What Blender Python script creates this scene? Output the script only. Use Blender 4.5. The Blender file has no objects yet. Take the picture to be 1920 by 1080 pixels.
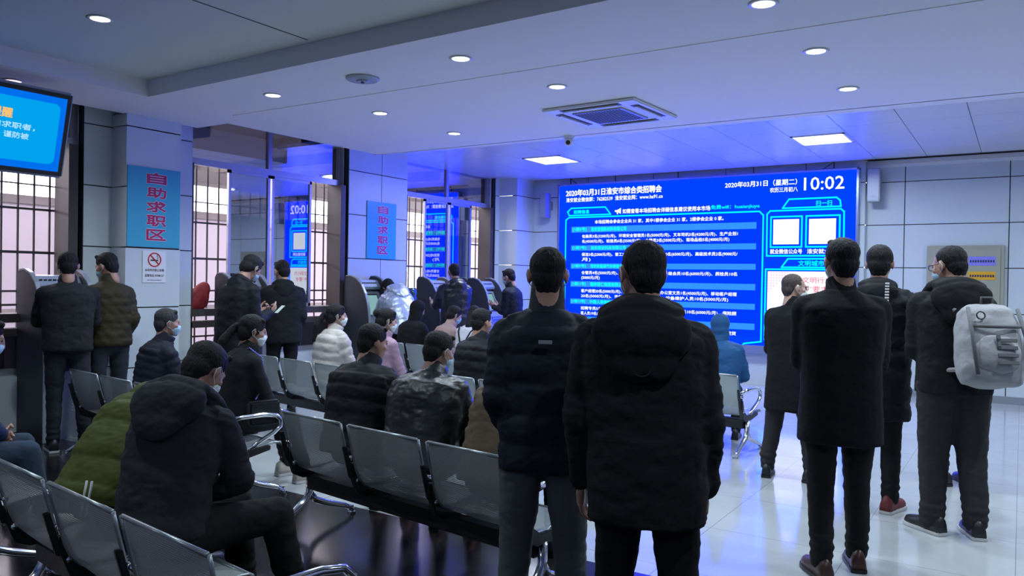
import bpy, bmesh, math, random
import numpy as np
from mathutils import Vector, Matrix, noise

random.seed(4)
SC = bpy.context.scene
COL = SC.collection

# ------------------------------------------------------------------ camera
YAW, PITCH, ROLL, FPX, CAMH = 0.5738, -0.0097, 0.0166, 1478.7, 1.52
def cam_axes():
    cy, sy = math.cos(YAW), math.sin(YAW); cp, sp = math.cos(PITCH), math.sin(PITCH)
    f = np.array([-sy*cp, cy*cp, sp]); r = np.array([cy, sy, 0.0]); u = np.cross(r, f)
    cr, sr = math.cos(ROLL), math.sin(ROLL)
    return r*cr+u*sr, -r*sr+u*cr, f
_r, _u, _f = cam_axes()
cd = bpy.data.cameras.new('camera'); co = bpy.data.objects.new('camera', cd); COL.objects.link(co)
co.matrix_world = Matrix(((_r[0], _u[0], -_f[0], 0), (_r[1], _u[1], -_f[1], 0), (_r[2], _u[2], -_f[2], CAMH), (0, 0, 0, 1)))
cd.sensor_width = 36; cd.lens = FPX/1920*36; cd.clip_start = 0.05; cd.clip_end = 200
SC.camera = co

# ------------------------------------------------------------------ world, exposure
w = bpy.data.worlds.new('daylight'); SC.world = w; w.use_nodes = True
bg = w.node_tree.nodes['Background']; bg.inputs[0].default_value = (0.95, 0.88, 1.0, 1); bg.inputs[1].default_value = 8.0
SC.view_settings.view_transform = 'Standard'; SC.view_settings.look = 'None'
SC.view_settings.gamma = 1; SC.view_settings.use_curve_mapping = False
SC.view_settings.exposure = 0.0

# ------------------------------------------------------------------ lights of the room and added fill
def lamp(name, loc, power, size, color=(0.78, 0.91, 1.0), spread=None, rot=(0, 0, 0), sy=None):
    l = bpy.data.lights.new(name, 'AREA'); l.energy = power; l.color = color
    if sy: l.shape = 'RECTANGLE'; l.size = size; l.size_y = sy
    else: l.shape = 'DISK'; l.size = size
    if spread: l.spread = math.radians(spread)
    o = bpy.data.objects.new(name, l); COL.objects.link(o); o.location = loc; o.rotation_euler = rot
    return o
ZS, ZT, ZC = 3.116, 3.266, 3.296          # soffit, tray and panel ceiling heights
DOWN = [(-5.564, 4.684), (-5.224, 5.692), (-5.221, 6.87), (-3.429, 4.574), (-3.221, 5.615),
        (-1.204, 5.612), (-1.208, 6.811), (-1.263, 4.531), (0.9, 4.55), (0.9, 5.6), (0.9, 6.8)]
PANEL = [(-5.82, 10.02), (-2.065, 10.08), (1.7, 10.05)]
LP = 21.5
for x, y in DOWN: lamp('downlight_or_fill_lamp', (x, y, ZS-0.02), LP, 0.11, spread=150)
lamp('downlight_or_fill_lamp', (-5.33, 3.0, ZT-0.02), LP, 0.13, spread=150)
for x, y in [(-3.6, 1.6), (0.2, 1.6), (-3.6, -1.6), (0.2, -1.6)]: lamp('downlight_or_fill_lamp', (x, y, ZT-0.02), 22, 0.13, spread=150)  # unseen fill lamps without fixtures, added to brighten backs facing the camera
for x, y in PANEL: lamp('panel_lamp', (x, y, ZC-0.035), 62, 0.56, spread=170, sy=0.6)

# ------------------------------------------------------------------ materials
def mat(name, col=(0.5, 0.5, 0.5), rough=0.5, metal=0.0, emit=None, es=1.0, spec=0.5, bump=0.0, bscale=60.0, coat=0.0, var=0.0, vscale=4.0, sheen=0.0, stretch=None):
    m = bpy.data.materials.new(name); m.use_nodes = True; nt = m.node_tree; b = nt.nodes['Principled BSDF']
    b.inputs['Base Color'].default_value = (*col, 1); b.inputs['Roughness'].default_value = rough
    b.inputs['Metallic'].default_value = metal; b.inputs['Specular IOR Level'].default_value = spec
    b.inputs['Coat Weight'].default_value = coat; b.inputs['Coat Roughness'].default_value = 0.1
    b.inputs['Sheen Weight'].default_value = sheen
    if emit: b.inputs['Emission Color'].default_value = (*emit, 1); b.inputs['Emission Strength'].default_value = es
    if bump or var:
        tc = nt.nodes.new('ShaderNodeTexCoord'); mp = nt.nodes.new('ShaderNodeMapping'); nt.links.new(tc.outputs['Object'], mp.inputs[0])
        if stretch: mp.inputs['Scale'].default_value = stretch
    if bump:
        n = nt.nodes.new('ShaderNodeTexNoise'); n.inputs['Scale'].default_value = bscale; n.inputs['Detail'].default_value = 4
        bp = nt.nodes.new('ShaderNodeBump'); bp.inputs['Strength'].default_value = bump; bp.inputs['Distance'].default_value = 0.01
        nt.links.new(mp.outputs[0], n.inputs['Vector']); nt.links.new(n.outputs['Fac'], bp.inputs['Height']); nt.links.new(bp.outputs[0], b.inputs['Normal'])
    if var:
        n = nt.nodes.new('ShaderNodeTexNoise'); n.inputs['Scale'].default_value = vscale; n.inputs['Detail'].default_value = 5
        cr = nt.nodes.new('ShaderNodeMapRange'); cr.inputs['To Min'].default_value = 1-var; cr.inputs['To Max'].default_value = 1+var
        mx = nt.nodes.new('ShaderNodeVectorMath'); mx.operation = 'SCALE'; mx.inputs[0].default_value = col
        nt.links.new(mp.outputs[0], n.inputs['Vector']); nt.links.new(n.outputs['Fac'], cr.inputs['Value'])
        nt.links.new(cr.outputs[0], mx.inputs['Scale']); nt.links.new(mx.outputs[0], b.inputs['Base Color'])
    return m
M = {}
M['wall'] = mat('wall_panel', (0.58, 0.65, 0.67), 0.38, var=0.06, vscale=2)
M['joint'] = mat('dark_joint', (0.03, 0.032, 0.04), 0.7)
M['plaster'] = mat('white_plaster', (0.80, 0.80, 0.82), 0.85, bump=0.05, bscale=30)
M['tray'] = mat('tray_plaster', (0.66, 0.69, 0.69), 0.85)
M['ceil'] = mat('metal_ceiling', (0.60, 0.62, 0.66), 0.28, spec=0.6, var=0.05, vscale=1.5)
M['white'] = mat('white_paint', (0.75, 0.76, 0.78), 0.4)
M['chrome'] = mat('chrome', (0.75, 0.77, 0.8), 0.12, 1.0)
M['alu'] = mat('aluminium_frame', (0.42, 0.42, 0.45), 0.35, 0.6)
M['brown'] = mat('brown_frame', (0.055, 0.045, 0.045), 0.5)
M['blackp'] = mat('black_plastic', (0.012, 0.012, 0.014), 0.4)
M['blackm'] = mat('black_steel', (0.015, 0.016, 0.018), 0.35)
M['grey'] = mat('grey_metal', (0.30, 0.33, 0.36), 0.4, 0.3)
M['kdark'] = mat('kiosk_dark', (0.035, 0.04, 0.05), 0.45)
M['klight'] = mat('kiosk_light', (0.34, 0.38, 0.44), 0.35, 0.2)
M['lamp'] = mat('lamp_glow', (1, 1, 1), 0.5, emit=(1, 0.99, 0.97), es=9)
M['panelglow'] = mat('panel_glow', (1, 1, 1), 0.5, emit=(0.93, 0.97, 1), es=3.5)
M['skin'] = mat('skin', (0.36, 0.20, 0.145), 0.5, var=0.08, vscale=20)
M['skin2'] = mat('skin_pale', (0.48, 0.30, 0.23), 0.5, var=0.06, vscale=20)
M['mask'] = mat('mask_blue', (0.36, 0.55, 0.68), 0.8, bump=0.4, bscale=40, stretch=(0.3, 0.3, 3))
M['maskw'] = mat('mask_white', (0.68, 0.76, 0.76), 0.8, bump=0.4, bscale=40, stretch=(0.3, 0.3, 3))
def hairm(name, c, s=(1, 1, .25)): return mat(name, c, 0.65, spec=.22, bump=0.9, bscale=170, stretch=s, var=0.35, vscale=60)
M['hair'] = hairm('black_hair', (0.012, 0.011, 0.012))
M['hairg'] = hairm('greying_hair', (0.045, 0.045, 0.048))
M['hairb'] = hairm('dark_brown_hair', (0.022, 0.016, 0.014))
M['scalp'] = hairm('cropped_hair', (0.07, 0.055, 0.05))

# floor: pale glossy tiles and black glossy tiles
def tile_mat(name, col, joint, rough, size, var, spec=0.5, coat=0.0, veins=0.0):
    m = bpy.data.materials.new(name); m.use_nodes = True; nt = m.node_tree; b = nt.nodes['Principled BSDF']
    tc = nt.nodes.new('ShaderNodeTexCoord'); br = nt.nodes.new('ShaderNodeTexBrick')
    br.offset = 0; br.inputs['Scale'].default_value = 1; br.inputs['Brick Width'].default_value = size; br.inputs['Row Height'].default_value = size
    br.inputs['Mortar Size'].default_value = 0.0022; br.inputs['Mortar Smooth'].default_value = 0.1
    br.inputs['Color1'].default_value = (*col, 1); br.inputs['Color2'].default_value = (*[c*(1-var) for c in col], 1); br.inputs['Mortar'].default_value = (*joint, 1)
    nt.links.new(tc.outputs['Object'], br.inputs['Vector'])
    n = nt.nodes.new('ShaderNodeTexNoise'); n.inputs['Scale'].default_value = 1.3; n.inputs['Detail'].default_value = 8; n.inputs['Roughness'].default_value = 0.65; n.inputs['Distortion'].default_value = 1.5
    nt.links.new(tc.outputs['Object'], n.inputs['Vector'])
    mr = nt.nodes.new('ShaderNodeMapRange'); mr.inputs['From Min'].default_value = 0.3; mr.inputs['From Max'].default_value = 0.7
    mr.inputs['To Min'].default_value = 1-veins; mr.inputs['To Max'].default_value = 1+veins
    nt.links.new(n.outputs['Fac'], mr.inputs['Value'])
    sc = nt.nodes.new('ShaderNodeVectorMath'); sc.operation = 'SCALE'
    nt.links.new(br.outputs['Color'], sc.inputs[0]); nt.links.new(mr.outputs[0], sc.inputs['Scale']); nt.links.new(sc.outputs[0], b.inputs['Base Color'])
    r2 = nt.nodes.new('ShaderNodeMapRange'); r2.inputs['To Min'].default_value = rough; r2.inputs['To Max'].default_value = rough*1.8
    nt.links.new(n.outputs['Fac'], r2.inputs['Value']); nt.links.new(r2.outputs[0], b.inputs['Roughness'])
    b.inputs['Specular IOR Level'].default_value = spec; b.inputs['Coat Weight'].default_value = coat; b.inputs['Coat Roughness'].default_value = 0.04
    return m
M['floor'] = tile_mat('pale_floor_tile', (0.42, 0.45, 0.46), (0.2, 0.21, 0.22), 0.10, 0.8, 0.04, 0.7, 0.25, 0.06)
M['floord'] = tile_mat('black_floor_tile', (0.012, 0.011, 0.013), (0.03, 0.03, 0.034), 0.14, 0.8, 0.3, 0.5, 0.0, 0.8)

def glass_mat():
    m = bpy.data.materials.new('tinted_window_glass'); m.use_nodes = True; nt = m.node_tree; nt.nodes.remove(nt.nodes['Principled BSDF'])
    out = nt.nodes['Material Output']; g = nt.nodes.new('ShaderNodeBsdfGlossy'); g.inputs['Roughness'].default_value = 0.015; g.inputs['Color'].default_value = (0.75, 0.8, 0.9, 1)
    t = nt.nodes.new('ShaderNodeBsdfTransparent'); t.inputs['Color'].default_value = (0.16, 0.15, 0.17, 1)
    mx = nt.nodes.new('ShaderNodeMixShader'); mx.inputs[0].default_value = 0.55
    nt.links.new(t.outputs[0], mx.inputs[1]); nt.links.new(g.outputs[0], mx.inputs[2]); nt.links.new(mx.outputs[0], out.inputs[0])
    return m
M['glass'] = glass_mat()
def perf_mat():
    m = bpy.data.materials.new('perforated_steel'); m.use_nodes = True; nt = m.node_tree; b = nt.nodes['Principled BSDF']; out = nt.nodes['Material Output']
    b.inputs['Base Color'].default_value = (0.42, 0.47, 0.47, 1); b.inputs['Metallic'].default_value = 0.35; b.inputs['Roughness'].default_value = 0.38
    uv = nt.nodes.new('ShaderNodeUVMap'); vm = nt.nodes.new('ShaderNodeVectorMath'); vm.operation = 'SCALE'; vm.inputs['Scale'].default_value = 1/0.0085
    fr = nt.nodes.new('ShaderNodeVectorMath'); fr.operation = 'FRACTION'; sb = nt.nodes.new('ShaderNodeVectorMath'); sb.operation = 'SUBTRACT'; sb.inputs[1].default_value = (0.5, 0.5, 0)
    ln = nt.nodes.new('ShaderNodeVectorMath'); ln.operation = 'LENGTH'; lt = nt.nodes.new('ShaderNodeMath'); lt.operation = 'LESS_THAN'; lt.inputs[1].default_value = 0.2
    tr = nt.nodes.new('ShaderNodeBsdfTransparent'); mx = nt.nodes.new('ShaderNodeMixShader')
    nt.links.new(uv.outputs[0], vm.inputs[0]); nt.links.new(vm.outputs[0], fr.inputs[0]); nt.links.new(fr.outputs[0], sb.inputs[0]); nt.links.new(sb.outputs[0], ln.inputs[0])
    nt.links.new(ln.outputs['Value'], lt.inputs[0]); nt.links.new(lt.outputs[0], mx.inputs[0]); nt.links.new(b.outputs[0], mx.inputs[1]); nt.links.new(tr.outputs[0], mx.inputs[2])
    nt.links.new(mx.outputs[0], out.inputs[0]); return m
M['perf'] = perf_mat()
def emi(name, c, s=1.0):
    m = bpy.data.materials.new(name); m.use_nodes = True; nt = m.node_tree; nt.nodes.remove(nt.nodes['Principled BSDF'])
    e = nt.nodes.new('ShaderNodeEmission'); e.inputs[0].default_value = (*c, 1); e.inputs[1].default_value = s
    nt.links.new(e.outputs[0], nt.nodes['Material Output'].inputs[0]); return m

# ------------------------------------------------------------------ mesh helpers
class MB:
    def __init__(s): s.v = []; s.f = []; s.m = []
    def add(s, vs, fs, mi=0):
        o = len(s.v); s.v.extend([tuple(map(float, p)) for p in vs]); s.f.extend([tuple(i+o for i in f) for f in fs]); s.m.extend([mi]*len(fs)); return s
    def box(s, x0, x1, y0, y1, z0, z1, mi=0, M_=None):
        x0, x1 = min(x0, x1), max(x0, x1); y0, y1 = min(y0, y1), max(y0, y1); z0, z1 = min(z0, z1), max(z0, z1)
        vs = [(x0, y0, z0), (x1, y0, z0), (x1, y1, z0), (x0, y1, z0), (x0, y0, z1), (x1, y0, z1), (x1, y1, z1), (x0, y1, z1)]
        if M_ is not None: vs = [M_ @ Vector(p) for p in vs]
        return s.add(vs, [(3, 2, 1, 0), (4, 5, 6, 7), (0, 1, 5, 4), (1, 2, 6, 5), (2, 3, 7, 6), (3, 0, 4, 7)], mi)
    def loft(s, rings, cap=True, mi=0, closed=True):
        n = len(rings[0]); vs = [p for r in rings for p in r]; fs = []
        for k in range(len(rings)-1):
            for i in range(n if closed else n-1):
                j = (i+1) % n; fs.append((k*n+i, k*n+j, (k+1)*n+j, (k+1)*n+i))
        if cap: fs.append(tuple(range(n-1, -1, -1))); fs.append(tuple((len(rings)-1)*n+i for i in range(n)))
        return s.add(vs, fs, mi)
    def tube(s, pts, r, n=8, mi=0, closed=False):
        pts = [Vector(p) for p in pts]; rings = []; N = len(pts); rr = r if isinstance(r, (list, tuple)) else [r]*N; prev = None
        for i, p in enumerate(pts):
            if closed: t = (pts[(i+1) % N]-pts[i-1]).normalized()
            else: t = ((pts[min(i+1, N-1)]-p).normalized()+(p-pts[max(i-1, 0)]).normalized()).normalized()
            if prev is None:
                a = Vector((0, 0, 1)) if abs(t.z) < 0.9 else Vector((1, 0, 0)); e1 = t.cross(a).normalized()
            else:
                e1 = (prev-t*prev.dot(t)).normalized()
            prev = e1; e2 = t.cross(e1)
            rings.append([p+(e1*math.cos(2*math.pi*k/n)+e2*math.sin(2*math.pi*k/n))*rr[i] for k in range(n)])
        if closed: rings.append(rings[0]); return s.loft(rings, False, mi)
        return s.loft(rings, True, mi)
    def prism(s, poly, ext, plane='xz', at=0.0, mi=0, T=None):
        # polygon in a plane, extruded along the third axis from at to at+ext
        n = len(poly)
        def P(a, b, c): return {'xz': (a, c, b), 'yz': (c, a, b), 'xy': (a, b, c)}[plane]
        vs = [P(a, b, at) for a, b in poly]+[P(a, b, at+ext) for a, b in poly]
        if T is not None: vs = [T @ Vector(p) for p in vs]
        fs = [tuple(range(n)), tuple(range(2*n-1, n-1, -1))]+[(i, i+n, (i+1) % n+n, (i+1) % n) for i in range(n)]
        return s.add(vs, fs, mi)
    def ball(s, c, r, T=None, nu=16, nv=10, mi=0):
        c = np.array(c, float); r = np.array(r if hasattr(r, '__len__') else (r, r, r), float); vs = []; fs = []
        for j in range(1, nv):
            th = math.pi*j/nv
            for i in range(nu):
                ph = 2*math.pi*i/nu; d = np.array([math.sin(th)*math.cos(ph), math.sin(th)*math.sin(ph), math.cos(th)])*r
                if T is not None: d = T @ d
                vs.append(c+d)
        a = len(vs)
        for sg in (1, -1):
            d = np.array([0, 0, sg])*r
            if T is not None: d = T @ d
            vs.append(c+d)
        for j in range(nv-2):
            for i in range(nu):
                k = (i+1) % nu; fs.append((j*nu+i, (j+1)*nu+i, (j+1)*nu+k, j*nu+k))
        for i in range(nu):
            k = (i+1) % nu; fs.append((a, i, k)); fs.append((a+1, (nv-2)*nu+k, (nv-2)*nu+i))
        return s.add(vs, fs, mi)
    def cap(s, p1, p2, r1, r2, n=14, flat=1.0, side=None):
        # rounded cone; flat squeezes it perpendicular to side
        p1 = np.array(p1, float); p2 = np.array(p2, float); t = p2-p1; L = np.linalg.norm(t); t = t/max(L, 1e-6)
        a = np.array(side if side is not None else ((1, 0, 0) if abs(t[0]) < 0.8 else (0, 1, 0)), float)
        e1 = a-t*a.dot(t); e1 /= np.linalg.norm(e1); e2 = np.cross(t, e1)*flat; rings = []
        for k in range(5):
            th = math.pi/2*(1-k/4); rr = r1*math.cos(th)+1e-4; c = p1-t*r1*math.sin(th)
            rings.append([c+(e1*math.cos(2*math.pi*i/n)+e2*math.sin(2*math.pi*i/n))*rr for i in range(n)])
        for k in range(1, 6):
            th = math.pi/2*((k-1)/4); rr = r2*math.cos(th)+1e-4; c = p2+t*r2*math.sin(th)
            rings.append([c+(e1*math.cos(2*math.pi*i/n)+e2*math.sin(2*math.pi*i/n))*rr for i in range(n)])
        return s.loft(rings)
    def mesh(s, name):
        me = bpy.data.meshes.new(name); me.from_pydata(s.v, [], s.f); return me
    def build(s, name, mats, parent=None, smooth=False, bevel=0.0, recalc=True):
        me = s.mesh(name); mats = mats if isinstance(mats, (list, tuple)) else [mats]
        for m in mats: me.materials.append(M[m] if isinstance(m, str) else m)
        if len(mats) > 1: me.polygons.foreach_set('material_index', s.m)
        if recalc:
            b = bmesh.new(); b.from_mesh(me)
            if bevel:
                bmesh.ops.remove_doubles(b, verts=b.verts, dist=1e-5)
                bmesh.ops.bevel(b, geom=[e for e in b.edges if len(e.link_faces) == 2 and e.calc_face_angle(0) > 0.6], offset=bevel, segments=2, affect='EDGES', clamp_overlap=True)
            bmesh.ops.recalc_face_normals(b, faces=b.faces); b.to_mesh(me); b.free()
        if smooth: me.polygons.foreach_set('use_smooth', [True]*len(me.polygons))
        return link(name, me, parent)
def link(name, me, parent=None):
    o = bpy.data.objects.new(name, me); COL.objects.link(o)
    if parent is not None: o.parent = parent
    return o
def tag(o, label=None, cat=None, group=None, kind=None):
    if label: o['label'] = label
    if cat: o['category'] = cat
    if group: o['group'] = group
    if kind: o['kind'] = kind
    return o
def thing(name, label, cat, loc=(0, 0, 0), rz=0.0, group=None):
    o = bpy.data.objects.new(name, None); COL.objects.link(o); o.location = loc; o.rotation_euler = (0, 0, rz); o.empty_display_size = 0.1
    return tag(o, label, cat, group)
def copy_tree(o, parent=None):
    c = o.copy(); COL.objects.link(c)
    if parent is not None: c.parent = parent
    for ch in [x for x in bpy.data.objects if x.parent is o and x is not c]: copy_tree(ch, c)
    return c
def struct(o): o['kind'] = 'structure'; return o

def text_mesh(body, bold=0.0):
    cu = bpy.data.curves.new('t', 'FONT'); cu.body = body; cu.size = 1; cu.resolution_u = 2
    o = bpy.data.objects.new('t', cu); COL.objects.link(o); bpy.context.view_layer.update()
    me = bpy.data.meshes.new_from_object(o.evaluated_get(bpy.context.evaluated_depsgraph_get()))
    bpy.data.objects.remove(o); bpy.data.curves.remove(cu); return me
def text(name, body, m, parent, org, right, up, u0, u1, v0, v1, bold=0.0, lift=0.002):
    """text fitted in the box u0..u1, v0..v1 of the plane (org, right, up)"""
    me = text_mesh(body, bold); n = len(me.vertices); a = np.empty(n*3); me.vertices.foreach_get('co', a); a = a.reshape(-1, 3)
    mn, mx = a.min(0), a.max(0); U = u0+(a[:, 0]-mn[0])/(mx[0]-mn[0])*(u1-u0); V = v0+(a[:, 1]-mn[1])/max(mx[1]-mn[1], 1e-6)*(v1-v0)
    org = np.array(org, float); right = np.array(right, float); up = np.array(up, float); nn = np.cross(right, up)
    p = org+U[:, None]*right+V[:, None]*up+nn*lift
    nf = [tuple(q.vertices) for q in me.polygons]; bpy.data.meshes.remove(me)
    if bold:                                                        # heavier strokes: the glyphs laid over themselves, shifted
        e = bold*(v1-v0)*1.1; vs = []; fs = []
        for k, (a_, b_) in enumerate([(0, 0), (1, 0), (-1, 0), (0, 1), (0, -1), (.7, .7), (-.7, -.7), (.7, -.7), (-.7, .7)]):
            vs.append(p+(a_*right+b_*up)*e+nn*k*2e-5); fs += [tuple(i+k*n for i in q) for q in nf]
        p = np.concatenate(vs); nf = fs
    me = bpy.data.meshes.new(name); me.from_pydata(p.tolist(), [], nf); me.materials.append(m); me.update()
    return link(name, me, parent)

# ================================================================== SHELL
XC, XW, YS, YR = -7.474, -7.734, 12.10, 12.245      # column face, left wall face, wall behind the screen, right stretch of end wall
JZ = [0.58, 1.184, 1.787, 2.39, 2.993]
def panels_x(mb, X, y0, y1, z0, z1, vj=(), d=0.012):
    """metal panels on a wall facing +X, joints left open over a dark backing"""
    zs = [z0]+[z for z in JZ if z0+0.02 < z < z1-0.02]+[z1]; ys = [y0]+[y for y in vj if y0 < y < y1]+[y1]; g = 0.006
    mb.box(X-0.1, X-d, y0, y1, z0, z1, 1)
    for a, b in zip(zs, zs[1:]):
        for c, e in zip(ys, ys[1:]):
            mb.box(X-d, X, c+(g if c != y0 else 0), e-(g if e != y1 else 0), a+(g if a != z0 else 0), b-(g if b != z1 else 0), 0)
def panels_y(mb, Y, x0, x1, z0, z1, vj=(), d=0.012):
    zs = [z0]+[z for z in JZ if z0+0.02 < z < z1-0.02]+[z1]; xs = [x0]+[x for x in vj if x0 < x < x1]+[x1]; g = 0.006
    mb.box(x0, x1, Y+d, Y+0.1, z0, z1, 1)
    for a, b in zip(zs, zs[1:]):
        for c, e in zip(xs, xs[1:]):
            mb.box(c+(g if c != x0 else 0), e-(g if e != x1 else 0), Y, Y+d, a+(g if a != z0 else 0), b-(g if b != z1 else 0), 0)

mb = MB(); mb.box(-8.3, 6, -4, 3.83, -0.1, 0, 1); mb.box(-8.3, 6, 3.83, 12.4, -0.1, 0, 0)
struct(mb.build('floor', ['floor', 'floord']))
# left wall: pieces between window openings, column casing and low walls
W1, W2, W3 = (0.3, 4.21), (5.41, 7.83), (9.04, 11.4); SILL0 = 0.56; TOP = 3.42
mb = MB()
panels_x(mb, XW, 4.21, 5.41, 0, TOP); panels_x(mb, XC, 4.50, 5.09, 0, ZS)
mb.box(XW-0.02, XC-0.012, 4.50, 5.09, 0, ZS, 0)
for z0, z1 in zip([0]+[z+.006 for z in JZ], [z-.006 for z in JZ]+[ZS]): mb.box(XW, XC, 4.488, 4.50, z0, z1, 0)
panels_x(mb, XW, 7.83, 9.04, 0, TOP, vj=(8.48,))
panels_x(mb, XW, 11.4, 11.53, 0, TOP); panels_x(mb, -7.37, 11.53, 12.25, 0, TOP)
for z0, z1 in zip([0]+[z+.006 for z in JZ], [z-.006 for z in JZ]+[TOP]): mb.box(XW-.05, -7.37, 11.518, 11.53, z0, z1, 0)
for a, b in (W1, W2, W3): mb.box(-8.0, XW, a, b, 0, SILL0, 0)
for y0, y1 in ((4.21, 5.41), (7.83, 9.04), (11.4, 12.3)): mb.box(-8.06, XW-0.08, y0, y1, 0, TOP, 0)
mb.box(-8.06, XW, -4, W1[0], 0, TOP, 0)
mb.box(-8.06, XW-0.02, W1[0], W1[1], 3.36, TOP+.1, 0); mb.box(-8.06, XW-0.02, W2[0], W2[1], 3.36, TOP+.1, 0); mb.box(-8.06, XW-0.02, W3[0], W3[1], 3.36, TOP+.1, 0)
struct(mb.build('wall_left', ['wall', 'joint']))
mb = MB(); panels_y(mb, YS, -7.37, -1.90, 0, ZC+.05, vj=(-6.3, -5.1, -3.9, -2.7))
for z0, z1 in zip([0]+[z+.006 for z in JZ], [z-.006 for z in JZ]+[ZC]): mb.box(-1.90, -1.888, YS, YR, z0, z1, 0)
panels_y(mb, YR, -1.90, 6, 0, ZC+.05, vj=(-1.397, -0.155, 1.087, 2.33, 3.57, 4.8))
struct(mb.build('wall_back', ['wall', 'joint']))
mb = MB(); mb.box(6, 6.1, -4, 12.4, 0, 3.5); struct(mb.build('wall_right', 'plaster'))
mb = MB(); mb.box(-8.3, 6.1, -4.1, -4, 0, 3.5); struct(mb.build('wall_front', 'plaster'))
mb = MB(); mb.box(-1.886, 6, YR-0.012, YR, 0, 0.10); struct(mb.build('baseboard_back', 'grey'))
mb = MB(); mb.box(-1.89, 6, YR-0.06, YR, 3.235, ZC); mb.box(-1.89, 6, YR-0.03, YR, 3.20, 3.235); struct(mb.build('trim_1', 'white'))
mb = MB(); mb.box(XW, XW+.012, W1[0], 4.2, 0, 0.05); mb.box(XW, XW+.012, W2[0]+.01, 11.5, 0, 0.05); struct(mb.build('baseboard_left', 'blackm'))

# ceiling: plaster soffit with a raised tray, pocket over the window, metal panel field beyond
mb = MB(); z1 = ZS+0.4
def slab(x0, x1, y0, y1, z=ZS, mi=0): mb.box(x0, x1, y0, y1, z, z1, mi)
TX, TY0, TY1 = -6.63, 4.18, 3.95
slab(-7.54, TX, -4, 5.33); slab(-7.03, TX, 5.33, 7.62)
# tray edge is slightly out of square
mb.prism([(TX, 4.18), (6, 3.82), (6, 5.08), (TX, 5.08)], 0.4, 'xy', ZS, 0)
slab(TX, 6, 5.08, 7.62, ZS-0.004)
mb.prism([(-7.08, 7.60), (-5.487, 7.73), (-0.015, 7.80), (6, 7.82), (6, 7.6), (TX, 7.6)], 0.4, 'xy', ZS-0.004, 0)
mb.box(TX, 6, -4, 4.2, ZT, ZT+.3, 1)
mb.box(-4.46, -4.445, -4, 4.06, ZT-0.001, ZT+.02, 2)
mb.box(-8.1, -7.0, -4, 7.9, 3.40, 3.5, 3)
struct(mb.build('ceiling', ['plaster', 'tray', 'joint', 'brown']))
mb = MB(); g = 0.0035
xs = [-1.11+0.633*k for k in range(-11, 12)]; ys = [7.45+0.65*k for k in range(8)]
mb.box(-8.1, 6, 7.3, 12.4, ZC+.012, ZC+.12, 1)
for a, b in zip(xs, xs[1:]):
    for c, d in zip(ys, ys[1:]):
        mb.box(max(a, -8.1)+g, min(b, 6)-g, c+g*.5, min(d, 12.3)-g*.5, ZC, ZC+.013, 0)
struct(mb.build('ceiling_panels', ['ceil', 'joint']))['label'] = 'metal panel ceiling before the display wall'

# ------------------------------------------------------------------ windows
def bars(name, y0, y1, X, z0, z1, n, hz, parent):
    m_ = MB()
    for k in range(n): y = y0+(y1-y0)*(k+.5)/n; m_.tube([(X, y, z0), (X, y, z1)], 0.011, 6)
    for z, h in hz: m_.box(X-.012, X+.012, y0, y1, z, z+h)
    return m_.build(name, 'brown', parent)
def window(idx, y0, y1, panes, tmull, nb):
    X = -7.90
    fr = MB()
    fr.box(X-.04, X+.05, y0, y1, 2.77, 2.845)                       # transom
    fr.box(X-.04, X+.04, y0, y1, SILL0, SILL0+.06); fr.box(X-.04, X+.04, y0, y0+.05, SILL0, 3.36); fr.box(X-.04, X+.04, y1-.05, y1, SILL0, 3.36)
    fr.box(X-.04, X+.04, y0, y1, 3.32, 3.38)
    for y in tmull: fr.box(X-.03, X+.03, y-.03, y+.03, 2.84, 3.33)
    for (a, b) in panes:
        fr.box(X, X+.035, a, a+.035, 1.14, 2.77); fr.box(X, X+.035, b-.035, b, 1.14, 2.77); fr.box(X, X+.035, a, b, 1.14, 1.18); fr.box(X, X+.035, a, b, 2.735, 2.77)
    F = struct(fr.build('window_%d' % idx, 'alu'))
    led = MB(); led.box(-8.0, XW+.03, y0, y1, 1.06, 1.14); led.box(-7.96, XW-.01, y0, y1, 0.93, 1.0); led.build('window_ledge', 'brown', F, bevel=.004)
    j = MB(); j.box(-8.0, XW-.01, y1-.14, y1-.05, SILL0, 2.77)
    j.box(-8.0, XW-.01, y0+.0, y0+.03, SILL0, 2.77); j.build('jamb', 'brown', F)
    gl = MB()
    for (a, b) in panes: gl.box(X+.014, X+.018, a+.03, b-.03, 1.17, 2.74)
    ys_ = [y0]+list(tmull)+[y1]
    for a, b in zip(ys_, ys_[1:]): gl.box(X-.002, X+.002, a+.03, b-.03, 2.84, 3.32)
    lo = panes[0][0] if idx == 2 else y0
    gl.box(X-.002, X+.002, lo if idx == 2 else y0+.05, y1-.1, SILL0+.06, 0.94)
    gl.build('glass_pane', 'glass', F)
    bars('security_bars', y0+.03, y1-.1, -8.03, SILL0, 2.78, nb, [(2.36, .012), (2.12, .02), (1.70, .025), (1.33, .02), (1.2, .02), (.80, .02)], F)
    return F
window(1, 0.3, 4.21, [(0.9, 2.3), (2.15, 3.4)], (1.6, 2.9), 26)
window(2, 5.41, 7.83, [(5.99, 6.60), (6.63, 7.28)], (6.6,), 15)
window(3, 9.04, 11.4, [(9.62, 10.23), (10.26, 10.86)], (10.2,), 15)
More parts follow.
